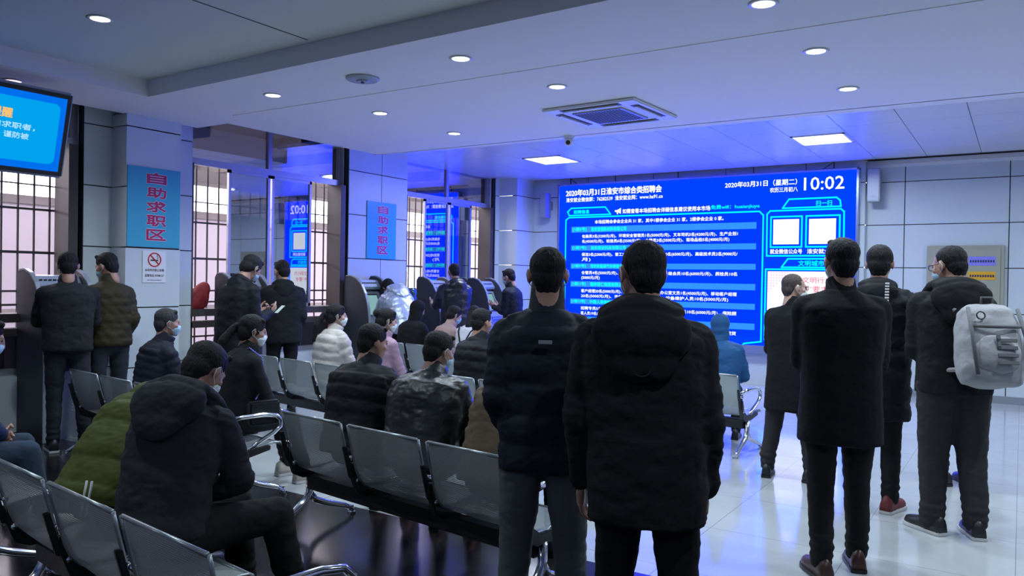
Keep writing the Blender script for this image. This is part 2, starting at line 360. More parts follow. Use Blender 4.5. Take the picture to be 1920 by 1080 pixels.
# curtain-pocket side over window 2 and dark band
# outside: neighbouring building, canopy, air conditioners
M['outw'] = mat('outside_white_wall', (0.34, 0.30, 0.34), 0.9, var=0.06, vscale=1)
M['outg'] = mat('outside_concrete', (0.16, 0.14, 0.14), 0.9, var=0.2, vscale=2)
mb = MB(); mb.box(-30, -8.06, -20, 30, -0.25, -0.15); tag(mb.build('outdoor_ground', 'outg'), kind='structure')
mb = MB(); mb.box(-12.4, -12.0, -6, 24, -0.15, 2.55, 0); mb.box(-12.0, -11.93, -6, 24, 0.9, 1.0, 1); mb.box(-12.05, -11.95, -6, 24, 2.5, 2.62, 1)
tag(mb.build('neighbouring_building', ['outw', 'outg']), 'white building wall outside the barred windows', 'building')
c = thing('canopy', 'brown framed canopy over the yard outside the windows', 'canopy', (-10, 8, 2.8))
mb = MB(); mb.box(-2.0, -1.2, -12, 14, .52, .6); mb.build('canopy_roof', 'outg', c)
mb = MB()
for y in np.arange(-11, 14, 2.2): mb.box(-2, 1.9, y, y+.1, .36, .50)
mb.box(-1.5, -1.4, -12, 14, .2, .36); mb.box(0.1, 0.2, -12, 14, .05, .2); mb.build('canopy_beam', 'brown', c)
def ac_out(x, y, z, label):
    t = thing('air_conditioner_unit', label, 'air conditioner', (x, y, z), 0, 'outdoor air conditioners')
    m_ = MB(); m_.box(-.3, 0, -.42, .42, 0, .6); m_.build('casing', 'white', t, bevel=.015)
    m_ = MB()
    for r in (.08, .14, .2, .25): m_.tube([(0.012, -.1+r*math.cos(a), .3+r*math.sin(a)) for a in np.linspace(0, 2*math.pi, 21)[:-1]], .006, 5, closed=True)
    for a in range(4): m_.tube([(0.012, -.1, .3), (0.012, -.1+.25*math.cos(a*1.57), .3+.25*math.sin(a*1.57))], .006, 5)
    m_.build('fan_grille', 'alu', t)
    m_ = MB(); m_.box(-.3, -.0, -.35, -.31, -.05, 0); m_.box(-.3, 0, .31, .35, -.05, 0); m_.build('bracket', 'alu', t)
ac_out(-11.69, 4.6, 1.5, 'white outdoor air conditioner seen through left window bars')
ac_out(-11.69, 6.9, 1.5, 'outdoor air conditioner seen behind the bars of middle window')
ac_out(-11.69, 13.6, 1.2, 'outdoor air conditioner behind the furthest window bars')

# ================================================================== CEILING FIXTURES
def downlight():
    t = thing('downlight', 'round recessed downlight', 'ceiling light', (0, 0, 0))
    m_ = MB(); n = 24
    def ring(r, z): return [(r*math.cos(2*math.pi*k/n), r*math.sin(2*math.pi*k/n), z) for k in range(n)]
    m_.loft([ring(.062, .0), ring(.082, .0), ring(.086, -.004), ring(.066, -.009), ring(.062, -.006), ring(.062, .0)], False); m_.build('trim_ring', 'white', t, smooth=True)
    m_ = MB(); m_.loft([ring(.06, -.003), ring(.06, -.006)]); m_.build('lens', 'lamp', t)
    return t
dl = downlight()
dnames = ['downlight in the plaster ceiling left of the grey smoke detector', 'downlight near window pocket, front one of the left pair', 'downlight near the panel ceiling, rear one of the left pair',
          'downlight nearest the right of the smoke detector', 'downlight just before the cassette air conditioner', 'middle of three downlights in the right hand column', 'rear of three downlights, nearest the panel ceiling on the right',
          'downlight cut by the top edge of the photo, nearest of the right column']
offv = 'downlight beyond the right edge of the photo'
for k, (x, y) in enumerate(DOWN):
    o = dl if k == 0 else copy_tree(dl)
    o.location = (x, y, ZS-(0.004 if y > 5.08 else 0)); o['label'] = dnames[k] if k < len(dnames) else ('nearest', 'middle', 'rear')[k-len(dnames)]+' '+offv; o['group'] = 'recessed downlights'
o = copy_tree(dl); o.location = (-5.33, 3.0, ZT); o['label'] = 'large bright downlight inside the raised ceiling tray'
o = copy_tree(dl); o.location = (-7.09, 3.26, ZS); o['label'] = 'dim downlight just above the hanging television'
for ch in list(o.children):
    if ch.name.startswith('lens'): ch.data = ch.data.copy(); ch.data.materials[0] = mat('dim_lamp', (1, 1, 1), emit=(1, .85, .85), es=1.2)

def led_panel(x, y, label):
    t = thing('panel_light', label, 'ceiling light', (x, y, ZC), 0, 'square panel lights')
    m_ = MB()
    for a in ((-.305, .305, -.325, -.30), (-.305, .305, .30, .325), (-.305, -.28, -.325, .325), (.28, .305, -.325, .325)): m_.box(*a, -.012, 0)
    m_.build('frame', 'white', t); m_ = MB(); m_.box(-.28, .28, -.30, .30, -.008, -.002); m_.build('diffuser', 'panelglow', t)
led_panel(*PANEL[0], 'bright square panel light near the left end of display screen')
led_panel(*PANEL[1], 'bright square panel light above the clock end of display screen')
led_panel(*PANEL[2], 'square panel light beyond the right edge of the photo')

t = thing('smoke_detector', 'round grey ceiling detector between the downlights', 'detector', (-4.45, 4.638, ZS))
m_ = MB(); n = 28
def ring(r, z): return [(r*math.cos(2*math.pi*k/n), r*math.sin(2*math.pi*k/n), z) for k in range(n)]
m_.loft([ring(.135, 0), ring(.135, -.012), ring(.12, -.022)]); m_.build('base', 'klight', t, smooth=False)
m_ = MB(); m_.loft([ring(.05, -.022), ring(.045, -.034)]); m_.box(-.01, .01, -.01, .01, -.042, -.034, 1); m_.build('sensor', ['klight', 'blackp'], t)

t = thing('cassette_air_conditioner', 'white four-way cassette air conditioner set in plaster ceiling', 'air conditioner', (-3.275, 6.72, ZS-.004), math.radians(-3))
m_ = MB(); m_.box(-.48, .48, -.46, .46, -.028, 0); m_.build('fascia', 'white', t, bevel=.012)
m_ = MB()
for a in ((-.30, .30, -.42, -.34), (-.30, .30, .34, .42), (-.43, -.35, -.28, .28), (.35, .43, -.28, .28)): m_.box(*a, -.032, -.027)
m_.build('air_slot', 'blackp', t)
m_ = MB()
for a in ((-.28, .28, -.395, -.37), (-.28, .28, .37, .395), (-.405, -.38, -.26, .26), (.38, .405, -.26, .26)): m_.box(*a, -.045, -.032)
m_.build('louvre', 'white', t)
m_ = MB(); m_.box(-.26, .26, -.26, .26, -.040, -.027, 0)
for k in range(16): m_.box(-.24+.03*k, -.232+.03*k, -.24, .24, -.044, -.04, 1)
m_.build('intake_grille', ['grey', 'joint'], t)

t = thing('security_camera', 'small white dome security camera at the ceiling step', 'camera', (-4.2, 7.60, ZS-.004))
m_ = MB(); m_.tube([(0, 0, 0), (0, 0, -.03)], .06, 20); m_.build('mount', 'white', t)
m_ = MB(); m_.ball((0, 0, -.06), .055); m_.build('housing', 'white', t, smooth=True)
m_ = MB(); m_.ball((.01, -.035, -.075), .028); m_.build('lens', 'blackp', t, smooth=True)

# ================================================================== LED DISPLAY
LX0, LX1, LZ0, LZ1, LY = -6.79, -1.987, 0.50, 3.165, 12.0
led = thing('led_display', 'huge blue LED job board showing listings and clock, on end wall', 'display', (0, 0, 0))
LE = 1.55
m_blue = emi('led_blue', (0.0, 0.0038, 1.0), 15); m_dblue = emi('led_deep_blue', (0.0, 0.0036, 0.80), 13.0); m_bar = emi('led_bar_blue', (0.03, 0.26, 0.95), 1.2)
m_cyan = emi('led_cyan', (0.0, 0.78, 0.92), LE*.95); m_white = emi('led_white', (0.92, 0.96, 1.0), LE*.85); m_pink = emi('led_pink', (0.95, 0.55, 0.75), LE*.8); m_red = emi('led_red', (0.85, 0.05, 0.18), LE*.8)
m_frame = mat('display_frame', (0.35, 0.42, 0.6), 0.25, 0.7)
m_ = MB(); m_.box(LX0, LX1, LY+.001, YS, LZ0, LZ1, 0)
for a in ((LX0-.03, LX0, LZ0, LZ1+.03), (LX1, LX1+.03, LZ0, LZ1+.03), (LX0-.03, LX1+.03, LZ1, LZ1+.03), (LX0-.03, LX1+.03, LZ0-.03, LZ0+.1)): m_.box(a[0], a[1], LY-.02, YS, a[2], a[3], 0)
m_.build('frame', m_frame, led, bevel=.006)
m_ = MB(); m_.box(LX0, LX1, LY-.004, LY, LZ0+.1, LZ1); m_.build('screen', m_blue, led)
def lrect(name, rects, m, lift=.001, parent=led):
    m_ = MB()
    for a, b, c, d in rects: m_.box(a, b, LY-.004-lift, LY-.004-lift*.5, c, d)
    return m_.build(name, m, parent)
def lline(name, lines, m, w_=.022, lift=.003, parent=led):
    m_ = MB()
    for pts in lines:
        for (a, b), (c, d) in zip(pts, pts[1:]):
            L = math.hypot(c-a, d-b); nx, nz = -(d-b)/L*w_/2, (c-a)/L*w_/2; ex, ez = (c-a)/L*w_*.4, (d-b)/L*w_*.4
            y = LY-.004-lift
            m_.prism([(a-ex+nx, b-ez+nz), (c+ex+nx, d+ez+nz), (c+ex-nx, d+ez-nz), (a-ex-nx, b-ez-nz)], .001, 'xz', y, 0)
    return m_.build(name, m, parent)
ORG, RT, UP = (0, LY-.004, 0), (1, 0, 0), (0, 0, 1)
def ltext(name, body, u0, u1, v0, v1, m=None, bold=.02): return text(name, body, m or m_white, led, ORG, RT, UP, u0, u1, v0, v1, bold, .005)
lrect('listing_panel', [(-6.64, -3.29, 0.72, 2.60)], m_dblue, .0008)
BZ = [(2.36, 2.46), (2.05, 2.14), (1.74, 1.83), (1.43, 1.525), (1.135, 1.225), (.83, .925)]
for a, b in BZ: lrect('listing_bar', [(-6.55, -3.38, a, b)], m_bar, .002)
lline('listing_outline', [[(-6.63, .74), (-6.66, .8), (-6.66, 2.58), (-6.60, 2.62), (-3.34, 2.62), (-3.28, 2.56), (-3.28, .66), (-3.53, .62), (-3.62, .53)],
                          [(-6.60, 2.66), (-6.63, 2.72), (-6.56, 2.78), (-5.91, 2.78), (-5.81, 2.655), (-6.60, 2.655)]], m_cyan)
lline('scan_outline', [[(-3.22, 1.95), (-3.225, 2.57), (-3.18, 2.62), (-2.19, 2.62), (-2.145, 2.58), (-2.14, 1.95), (-3.22, 1.95)],
                       [(-3.0, 2.655), (-2.91, 2.785), (-2.25, 2.785), (-2.20, 2.74), (-2.19, 2.655), (-3.0, 2.655)],
                       [(-3.165, 2.08), (-3.165, 2.53), (-2.72, 2.53), (-2.72, 2.08), (-3.165, 2.08)], [(-2.66, 2.08), (-2.66, 2.53), (-2.2, 2.53), (-2.2, 2.08), (-2.66, 2.08)],
                       [(-3.0, 1.78), (-2.91, 1.905), (-2.25, 1.905), (-2.2, 1.86), (-2.19, 1.78), (-3.0, 1.78)], [(-3.23, .70), (-3.23, 1.75), (-2.13, 1.75), (-2.13, .70), (-3.23, .70)]], m_cyan)
lrect('scan_square', [(-3.13, -2.76, 2.12, 2.49)], m_white, .002); lrect('scan_square', [(-2.62, -2.25, 2.12, 2.485)], m_white, .002)
lrect('poster_image', [(-3.20, -2.16, .74, 1.72)], m_white, .002)
pk = [(-3.2+.04*i, -3.175+.04*i, 1.69-.04*j, 1.715-.04*j) for i in range(8) for j in range(8) if i+j < 8]
pk += [(-2.185-.04*i, -2.16-.04*i, .745+.04*j, .77+.04*j) for i in range(8) for j in range(8) if i+j < 8]
lrect('poster_dots', pk, m_pink, .004)
ltext('headline_text', '2020年03月31日淮安市综合类招聘会', -6.665, -4.91, 2.985, 3.10, bold=.03)
ltext('contact_text', '淮安就业微信群：76282539  淮安就业网：www.ha91.cn', -6.66, -4.89, 2.885, 2.96)
ltext('date_text', '2020年03月31日（星期二）', -3.87, -2.80, 2.995, 3.085)
ltext('lunar_date_text', '农历三月初八', -3.19, -2.79, 2.895, 2.965)
ltext('clock_text', '10:02', -2.70, -2.15, 2.905, 3.09, bold=.012)
ltext('tab_text', '招聘信息', -6.51, -6.21, 2.68, 2.745, m_cyan, .03)
m_ = MB(); y = LY-.009
m_.prism([(-5.73, 2.69), (-5.69, 2.69), (-5.62, 2.655), (-5.62, 2.755), (-5.69, 2.72), (-5.73, 2.72)], .001, 'xz', y); m_.prism([(-5.70, 2.69), (-5.68, 2.69), (-5.67, 2.65), (-5.69, 2.65)], .001, 'xz', y)
m_.build('megaphone_icon', m_white, led)
ltext('notice_text', '如需查看本场招聘会详细信息建议使用本市场', -5.59, -4.10, 2.66, 2.735)
ltext('wifi_text', '免费wifi：huaianjiuye', -4.09, -3.34, 2.665, 2.74, m_cyan)
ltext('summary_text', '本场招聘会参会企业共 31 家，其中1楼参会企业 31 家，2楼参会企业 0 家。', -6.10, -3.885, 2.50, 2.565)
HD = [('[1楼5号]', '淮安富强新材料有限公司', ['包装员3名(3200元/月)、环境安全管理员1名(5000元/月)、叉车司机5名(4200元/月)、生产企划1', '名(4500元/月)、检验员6名(3500元/月)、仓管员3名(3500元/月)、现场品检5名(4000元/月)']),
      ('[1楼7号]', '淮安建设科技有限公司', ['保洁3名(2300元/月)、普工20名(4500元/月)、销售员20名(6500元/月)、高级技术员2名(9000元/', '月)']),
      ('[1楼9号]', '淮安新能源汽车销售公司', ['仓管员4名(5000元/月)、销售员10名(6000元/月)、中级会员10名(6000元/月)、质检员10名', '(5000元/月)']),
      ('[1楼11号]', '德邦第仁物流有限公司', ['客户经理20名(5000元/月)、行政1名(4000元/月)、办公室文员1名(4500元/月)、移动客户经理', '20名(5000元/月)、市场经理2名(5000元/月)、设备维护人员10名(5000元/月)']),
      ('[1楼13号]', '中国人寿保险有限公司', ['招聘专员5名(4000元/月)、培训讲师2名(5000元/月)、中介员10名(6000元/月)、保险顾', '客人员19名(5000元/月)']),
      ('[1楼15号]', '江苏商贸有限公司', ['客服专员5名(4000元/月)、出纳2名(5000元/月)、储备干部10名(6000元/月)、理货'])]
for (a, b), (n1, n2, body) in zip(BZ, HD):
    ltext('listing_number', n1, -6.52, -6.26 if len(n1) < 8 else -6.24, a+.015, b-.015, m_cyan, .03)
    ltext('listing_company', n2, -6.17, -5.52, a+.015, b-.015, m_cyan, .03)
    for k, ln in enumerate(body):
        wd = 2.68 if len(ln) > 30 else (.17 if len(ln) < 4 else .35 if len(ln) < 12 else .60 if len(ln) < 20 else 2.0)
        if k == 1 and len(ln) > 30: wd = 2.55
        if a > .9 or k == 0: ltext('listing_text', ln, -6.34, -6.34+wd, a-.105-.085*k, a-.038-.085*k, bold=.018)
ltext('tab_text', '扫一扫', -2.53, -2.31, 2.67, 2.75, m_cyan); ltext('tab_text', '文明城市', -2.76, -2.40, 1.80, 1.88, m_cyan)
ltext('caption_text', '就业微信公众号', -3.17, -2.71, 1.98, 2.05); ltext('caption_text', '淮安就业网', -2.64, -2.25, 1.98, 2.05)
ltext('poster_text', '市民文明行为', -2.90, -2.30, 1.55, 1.64, m_red, .005); ltext('poster_text', '“十不”要求', -2.86, -2.34, 1.42, 1.51, m_red, .005)
m_ = MB()
for x in (-6.6, -5.75, -4.65, -3.45, -2.3): m_.tube([(x, LY+.03, LZ1+.03), (x, LY+.03, ZC-.0)], .008, 6)
for x, s in ((-6.6, 1), (-2.3, -1)): m_.tube([(x, LY+.03, ZC), (x+s*.14, LY-.01, LZ1+.035)], .006, 6)
m_.build('hanger_rod', 'blackm', led)
# backdrop lip on wall under display handled by panels

# ------------------------------------------------------------------ wall items on the end wall
def speaker(x, z0, z1, Y, label, w_=.16):
    t = thing('wall_speaker', label, 'speaker', (x, Y, z0), 0, 'wall speakers')
    m_ = MB(); m_.box(-w_/2, w_/2, -.30, -.12, 0, z1-z0); m_.build('cabinet', 'grey', t, bevel=.008)
    m_ = MB(); m_.box(-w_/2+.012, w_/2-.012, -.305, -.298, .012, z1-z0-.012); m_.build('grille', 'klight', t)
    m_ = MB(); m_.box(-.03, .03, -.304+.0, -.3075, .06, .075); m_.build('badge', 'grey', t)
    m_ = MB(); m_.box(-.03, .03, -.12, 0, .15, .30); m_.build('bracket', 'grey', t)
    return t
speaker(-1.76, 2.70, 3.16, YR, 'grey wall speaker at the right of display screen')
speaker(-7.02, 2.62, 3.05, YS, 'slim grey wall speaker in the corner left of display screen', .12)
eb = thing('electrical_cabinet', 'beige wall cabinet with purple and yellow labels, behind backpack man', 'cabinet', (-.65, YR, 1.22))
M['beige'] = mat('beige_paint', (0.36, 0.36, 0.27), 0.5)
m_ = MB(); m_.box(-.455, .455, -.045, 0, 0, .87); m_.build('casing', 'beige', eb, bevel=.006)
m_ = MB(); m_.box(-.41, .41, -.055, -.045, .04, .83); m_.build('door', 'beige', eb, bevel=.003)
for nm, c, z0, z1 in (('purple_label', (.25, .24, .72), .60, .72), ('yellow_label', (.75, .40, .015), .41, .52)):
    m_ = MB(); m_.box(.04, .355, -.058, -.055, z0, z1, 0)
    p_ = m_.build(nm, mat(nm, c, .5), eb)
    m_ = MB()
    for k in range(10): m_.box(.06+.029*k, .079+.029*k, -.0605, -.058, (z0+z1)/2-.018, (z0+z1)/2+.012)
    m_.build('lettering', mat('label_ink', (.03, .03, .1), .5), p_)

# ------------------------------------------------------------------ column signs
M['cyan'] = mat('sign_cyan', (0.045, 0.40, 0.56), 0.35); M['crim'] = mat('sign_crimson', (0.45, 0.01, 0.10), 0.4); M['pinkw'] = mat('sign_pale_outline', (0.72, 0.66, 0.75), 0.4)
def zone_sign(X, y0, y1, z0, z1, label):
    t = thing('zone_sign', label, 'sign', (X, (y0+y1)/2, z0), 0, 'vertical zone signs')
    w_ = (y1-y0)/2; H_ = z1-z0
    m_ = MB(); m_.box(0, .012, -w_, w_, 0, H_); m_.build('board', 'cyan', t, bevel=.002)
    for k, ch in enumerate('自助求职区'):
        v = H_*(.86-.178*k); a = dict(u0=-.105+.02, u1=.105+.02, v0=v-.045, v1=v+.06)
        text('character_outline', ch, M['pinkw'], t, (.012, 0, 0), (0, 1, 0), (0, 0, 1), a['u0'], a['u1'], a['v0'], a['v1'], .085, .0015)
        text('character', ch, M['crim'], t, (.012, 0, 0), (0, 1, 0), (0, 0, 1), a['u0'], a['u1'], a['v0'], a['v1'], .04, .003)
zone_sign(XC, 4.495, 5.08, 1.797, 2.605, 'tall cyan sign with crimson characters on the near column')
zone_sign(XW, 8.177, 8.79, 1.795, 2.605, 'tall cyan sign with crimson characters on the middle column')
t = thing('no_smoking_sign', 'white no smoking notice below sign on near column', 'sign', (XC, 4.797, 1.435))
m_ = MB(); m_.box(0, .008, -.13, .13, 0, .325); m_.build('board', 'white', t, bevel=.002)
m_ = MB(); m_.tube([(.010, .068*math.cos(a), .235+.068*math.sin(a)) for a in np.linspace(0, 2*math.pi, 33)[:-1]], .0065, 6, closed=True); m_.tube([(.011, -.045, .28), (.011, .045, .19)], .006, 6); m_.build('prohibition_ring', mat('sign_red', (.6, .02, .03), .4), t)
m_ = MB(); m_.box(.008, .0095, -.045, .04, .222, .236); m_.tube([(.0095, .03, .245), (.0095, .04, .26), (.0095, .025, .27), (.0095, .035, .285)], .003, 5); m_.build('cigarette_symbol', 'blackp', t)
O_ = (.008, 0, 0)
text('notice_text', '本场所内禁止吸烟', M['blackp'], t, O_, (0, 1, 0), (0, 0, 1), -.105, .105, .115, .142, .015, .001)
text('notice_text', '监督电话 83988157', M['blackp'], t, O_, (0, 1, 0), (0, 0, 1), -.105, .105, .06, .088, .015, .001)
text('notice_text', '淮安市爱国卫生运动委员会', M['blackp'], t, O_, (0, 1, 0), (0, 0, 1), -.08, .08, .02, .032, 0, .001)

# ------------------------------------------------------------------ television hanging at left
tv = thing('television', 'hanging television with blue notice screen at upper left', 'television', (-6.76, 2.87, 2.665))
T_ = Matrix.Rotation(math.radians(-14), 4, 'Y')   # facing +X, tilted down
def tvbox(m_, x0, x1, y0, y1, z0, z1, mi=0): m_.box(x0, x1, y0, y1, z0, z1, mi, Matrix.Rotation(math.radians(14), 4, 'Y'))
m_ = MB(); tvbox(m_, -.06, 0, -.68, .68, -.36, .36); m_.build('casing', 'klight', tv, bevel=.02)
m_ = MB(); tvbox(m_, 0, .004, -.66, .66, -.34, .34); m_.build('bezel', 'blackp', tv)
m_ = MB(); tvbox(m_, .004, .006, -.625, .625, -.305, .305); m_.build('screen', emi('tv_blue', (0.0, 0.16, 0.85), 1.0), tv)
R14 = Matrix.Rotation(math.radians(14), 3, 'Y'); nr = R14 @ Vector((1, 0, 0)); up_ = R14 @ Vector((0, 0, 1))
m_ = MB(); poly = []
for cx, cz, a0 in ((.53, .20, 0), (-.53, .20, 90), (-.53, -.20, 180), (.53, -.20, 270)):
    for k in range(6): a = math.radians(a0+18*k); poly.append((cx+.05*math.cos(a), cz+.05*math.sin(a)))
m_.prism(poly, .001, 'yz', .0065, 0, Matrix.Rotation(math.radians(14), 4, 'Y')); m_.build('notice_panel', emi('tv_cyan', (0.0, 0.36, 0.85), 1.0), tv)
def ttext(body, u0, u1, v0, v1, m, b=.01): text('notice_text', body, m, tv, nr*.008, (0, 1, 0), up_, u0, u1, v0, v1, b, .002)
tw = emi('tv_text_blue', (.45, .8, 1.0), 1.0); to = emi('tv_text_orange', (1.0, .55, .15), 1.0)
ttext('温馨提醒', -.10, .22, .08, .155, to, .03); ttext('请用人单位和求职者，', -.30, .40, .0, .05, tw, .02); ttext('保管好随身物品，谨防被', -.34, .36, -.075, -.025, tw, .02)
m_ = MB(); m_.tube([(-.06, 0, 0), (-.06, 0, .45)], .025, 10); m_.box(-.12, 0, -.08, .08, .44, .456); m_.build('ceiling_pole', 'white', tv)

# ================================================================== KIOSKS
KP = [(0, 0), (0, 1.50), (.03, 1.54), (.12, 1.545), (.22, 1.51), (.31, 1.43), (.38, 1.31), (.43, 1.16), (.46, .98), (.475, .75), (.475, 0)]
def kiosk():
    t = thing('self_service_kiosk', 'kiosk', 'kiosk', (0, 0, 0))
    for s in (-1, 1):
        y0 = -.31 if s < 0 else .27
        m_ = MB(); m_.prism(KP, .04, 'xz', y0); m_.build('side_panel', 'kdark', t, bevel=.003)
        m_ = MB(); e = [(x, z) for x, z in KP[2:]]; pts = []
        q = [(x*1.0+(.012 if x > .1 else .004), z+(.012 if x < .3 else .004)) for x, z in e]
        m_.prism(e+q[::-1], .044, 'xz', y0-.002); m_.build('edge_trim', 'klight', t)
    m_ = MB(); m_.prism([(0, .0), (0, 1.48), (.10, 1.48), (.14, 1.36), (.20, 1.32), (.34, .98), (.41, .93), (.41, .86), (.40, .86), (.40, 0)], .54, 'xz', -.27); m_.build('cabinet', 'klight', t)
    m_ = MB(); m_.prism([(.09, 1.375), (.10, 1.50), (.17, 1.49), (.235, 1.40), (.22, 1.365)], .53, 'xz', -.265); h = m_.build('header', mat('kiosk_header', (.42, .48, .58), .3, .3), t)
    m_ = MB()
    for k in range(8): m_.box(-.005, .0, -.2+.05*k, -.165+.05*k, -.014, .014, 0, Matrix.Translation((.207, 0, 1.447)) @ Matrix.Rotation(math.radians(-54+14), 4, 'Y').inverted())
    m_.build('lettering', 'kdark', h)
    a, b = Vector((.215, 0, 1.29)), Vector((.33, 0, 1.01)); d = (b-a).normalized(); nn = Vector((-d.z, 0, d.x)); nn = nn if nn.x > 0 else -nn
    def quad(y0, y1, s0, s1, l):
        P = lambda y, s: a+d*s+nn*l+Vector((0, y, 0))
        return [P(y0, s0), P(y1, s0), P(y1, s1), P(y0, s1)]
    L = (b-a).length
    m_ = MB(); m_.loft([quad(-.2, .2, -.01, L+.01, -.01), quad(-.2, .2, -.01, L+.01, .006)]); m_.build('screen_bezel', 'kdark', t)
    m_ = MB(); m_.loft([quad(-.18, .18, .01, L-.01, .002), quad(-.18, .18, .01, L-.01, .008)]); m_.build('screen', emi('kiosk_screen', (.25, .48, .5), .9), t)
    m_ = MB(); m_.box(.30, .46, -.2, .2, .885, .905); m_.box(.33, .44, -.16, .16, .905, .912, 1); m_.build('keyboard_shelf', ['grey', 'blackp'], t)
    m_ = MB(); m_.box(.40, .404, -.12, .12, .62, .72, 1); m_.box(.40, .403, -.22, .22, .05, .8, 0); m_.build('front_door', ['klight', 'kdark'], t)
    m_ = MB()
    for i in range(5):
        for j in range(3): m_.box(.4, .4055, .05+.028*i, .066+.028*i, .25+.028*j, .262+.028*j)
    m_.build('vent_slot', 'white', t)
    for o in t.children_recursive:
        for v in o.data.vertices: v.co.y *= .82
    return t
k0 = kiosk()
KS = [((-7.75, 3.87), 'grey self service kiosk under the barred window, nearest the hanging television'), ((-7.75, 5.98), 'self service kiosk with lit screen between two men in black'),
      ((-7.72, 8.0), 'dark curved kiosk used by the person in silver jacket'), ((-7.70, 9.50), 'dark curved kiosk at which the man in black hooded jacket stands'), ((-7.70, 10.8), 'furthest self service kiosk beside man in dark jacket')]
for k, ((x, y), lb) in enumerate(KS):
    o = k0 if k == 0 else copy_tree(k0); o.location = (x, y, 0); o['label'] = lb; o['group'] = 'self service kiosks'

t = thing('water_dispenser', 'white water dispenser with blue bottle beside middle column', 'dispenser', (-7.50, 8.82, 0))
m_ = MB(); m_.box(-.15, .15, -.15, .15, 0, .95); m_.build('cabinet', 'white', t, bevel=.015)
m_ = MB(); m_.box(.15, .155, -.11, .11, .5, .88, 0); m_.build('tap_recess', 'kdark', t); m_ = MB(); m_.box(.15, .19, -.06, -.03, .72, .76); m_.box(.15, .19, .03, .06, .72, .76); m_.build('tap', 'blackp', t)
m_ = MB(); n = 20; m_.loft([ring(r, z) for r, z in ((.03, .95), (.05, .98), (.13, 1.03), (.135, 1.10), (.125, 1.13), (.135, 1.16), (.135, 1.24), (.125, 1.27), (.135, 1.30), (.13, 1.37), (.1, 1.39))])
b = mat('bottle_blue', (.06, .14, .22), .08, coat=.5); b.node_tree.nodes['Principled BSDF'].inputs['Transmission Weight'].default_value = .5; n = 28
m_.build('water_bottle', b, t, smooth=True)

# ================================================================== BENCHES
def bench(n, P=.62, arm=(True, True)):
    """perforated steel beam seating, local: faces +Y, floor at z 0"""
    t = thing('waiting_bench', 'bench', 'bench', (0, 0, 0)); L = n*P; W = P-.055
    prof = [(-.30, .72), (-.287, .66), (-.262, .56), (-.238, .47), (-.215, .415), (-.18, .375), (-.13, .352), (-.05, .348), (.05, .36), (.15, .372), (.21, .368), (.235, .35)]
    for k in range(n):
        x0 = -L/2+k*P+(P-W)/2; x1 = x0+W
        # shell with uv for the perforation
        me = bpy.data.meshes.new('seat_shell'); vs = []; fs = []; uv = []; s = 0; acc = [0]
        for a, b in zip(prof, prof[1:]): s += math.hypot(b[0]-a[0], b[1]-a[1]); acc.append(s)
        nx = 6
        for (y, z), q in zip(prof, acc):
            for i in range(nx+1):
                u = i/nx; bow = .010*(1-(2*u-1)**2); vs.append((x0+W*u, y-bow*(1 if z > .4 else 0), z-bow*(1 if z <= .4 else 0))); uv.append((W*u, q))
        for j in range(len(prof)-1):
            for i in range(nx): a = j*(nx+1)+i; fs.append((a, a+1, a+nx+2, a+nx+1))
        me.from_pydata(vs, [], fs); ul = me.uv_layers.new(name='UVMap')
        for li, l in enumerate(me.loops): ul.data[li].uv = uv[l.vertex_index]
        me.materials.append(M['perf']); me.polygons.foreach_set('use_smooth', [True]*len(me.polygons)); sh = link('seat_shell', me, t)
        m_ = MB(); m_.tube([(x0+.012, prof[0][0]-.0, prof[0][1])]+[(x1-.012, prof[0][0], prof[0][1])], .0085, 8)
        for x in (x0+.003, x1-.003): m_.tube([(x, y, z) for y, z in prof], .0075, 8)
        m_.tube([(x0+.012, prof[-1][0], prof[-1][1]), (x1-.012, prof[-1][0], prof[-1][1])], .011, 8)
        m_.build('rolled_edge', 'perfedge', sh, smooth=True)
    m_ = MB(); m_.box(-L/2+.04, L/2-.04, -.13, -.05, .23, .315); m_.build('beam', 'blackm', t, bevel=.006)
    for k in range(n+1):
        x = -L/2+k*P; x = min(max(x, -L/2+.02), L/2-.02); m_ = MB()
        m_.prism([(-.25, .50), (-.225, .50), (-.19, .40), (-.12, .352), (.12, .36), (.12, .33), (-.04, .30), (-.15, .30), (-.21, .33), (-.245, .42)], .035, 'yz', x-.0175)
        m_.prism([(-.31, .60), (-.285, .60), (-.235, .42), (-.26, .42)], .02, 'yz', x-.01)
        m_.build('bracket', 'blackm', t, bevel=.004)
    for k in range(n+1):
        x = -L/2+k*P; x = min(max(x, -L/2+.02), L/2-.02); m_ = MB()
        for z in (.53, .40): m_.tube([(x-.024, -.25 if z > .5 else -.215, z), (x+.024, -.25 if z > .5 else -.215, z)], .013, 8)
        m_.build('bolt', 'chrome', t, smooth=True)
    for s, on in ((-1, arm[0]), (1, arm[1])):
        x = s*(L/2-.02)
        m_ = MB(); m_.tube([(x, -.09, .31), (x, -.09, .20), (x, -.12, .15), (x, -.20, .10), (x, -.30, .045), (x, -.335, .03)], [.024, .024, .024, .021, .018, .016], 10)
        m_.tube([(x, -.09, .20), (x, -.05, .145), (x, .03, .11), (x, .18, .06), (x, .235, .03)], [.022, .022, .021, .018, .016], 10)
        m_.build('leg', 'chrome', t, smooth=True)
        m_ = MB()
        for y in (-.335, .235): m_.tube([(x, y, 0), (x, y, .012)], .026, 12); m_.tube([(x, y, .012), (x, y, .05)], .014, 10)
        m_.build('foot_pad', 'chrome', t, smooth=False)
        if on:
            m_ = MB(); m_.tube([(x, -.25, .56), (x, -.10, .575), (x, .08, .575), (x, .17, .56), (x, .21, .525), (x, .205, .48), (x, .15, .44), (x, .03, .385), (x, -.05, .34)], .016, 10); m_.build('armrest', 'chrome', t, smooth=True)
    return t
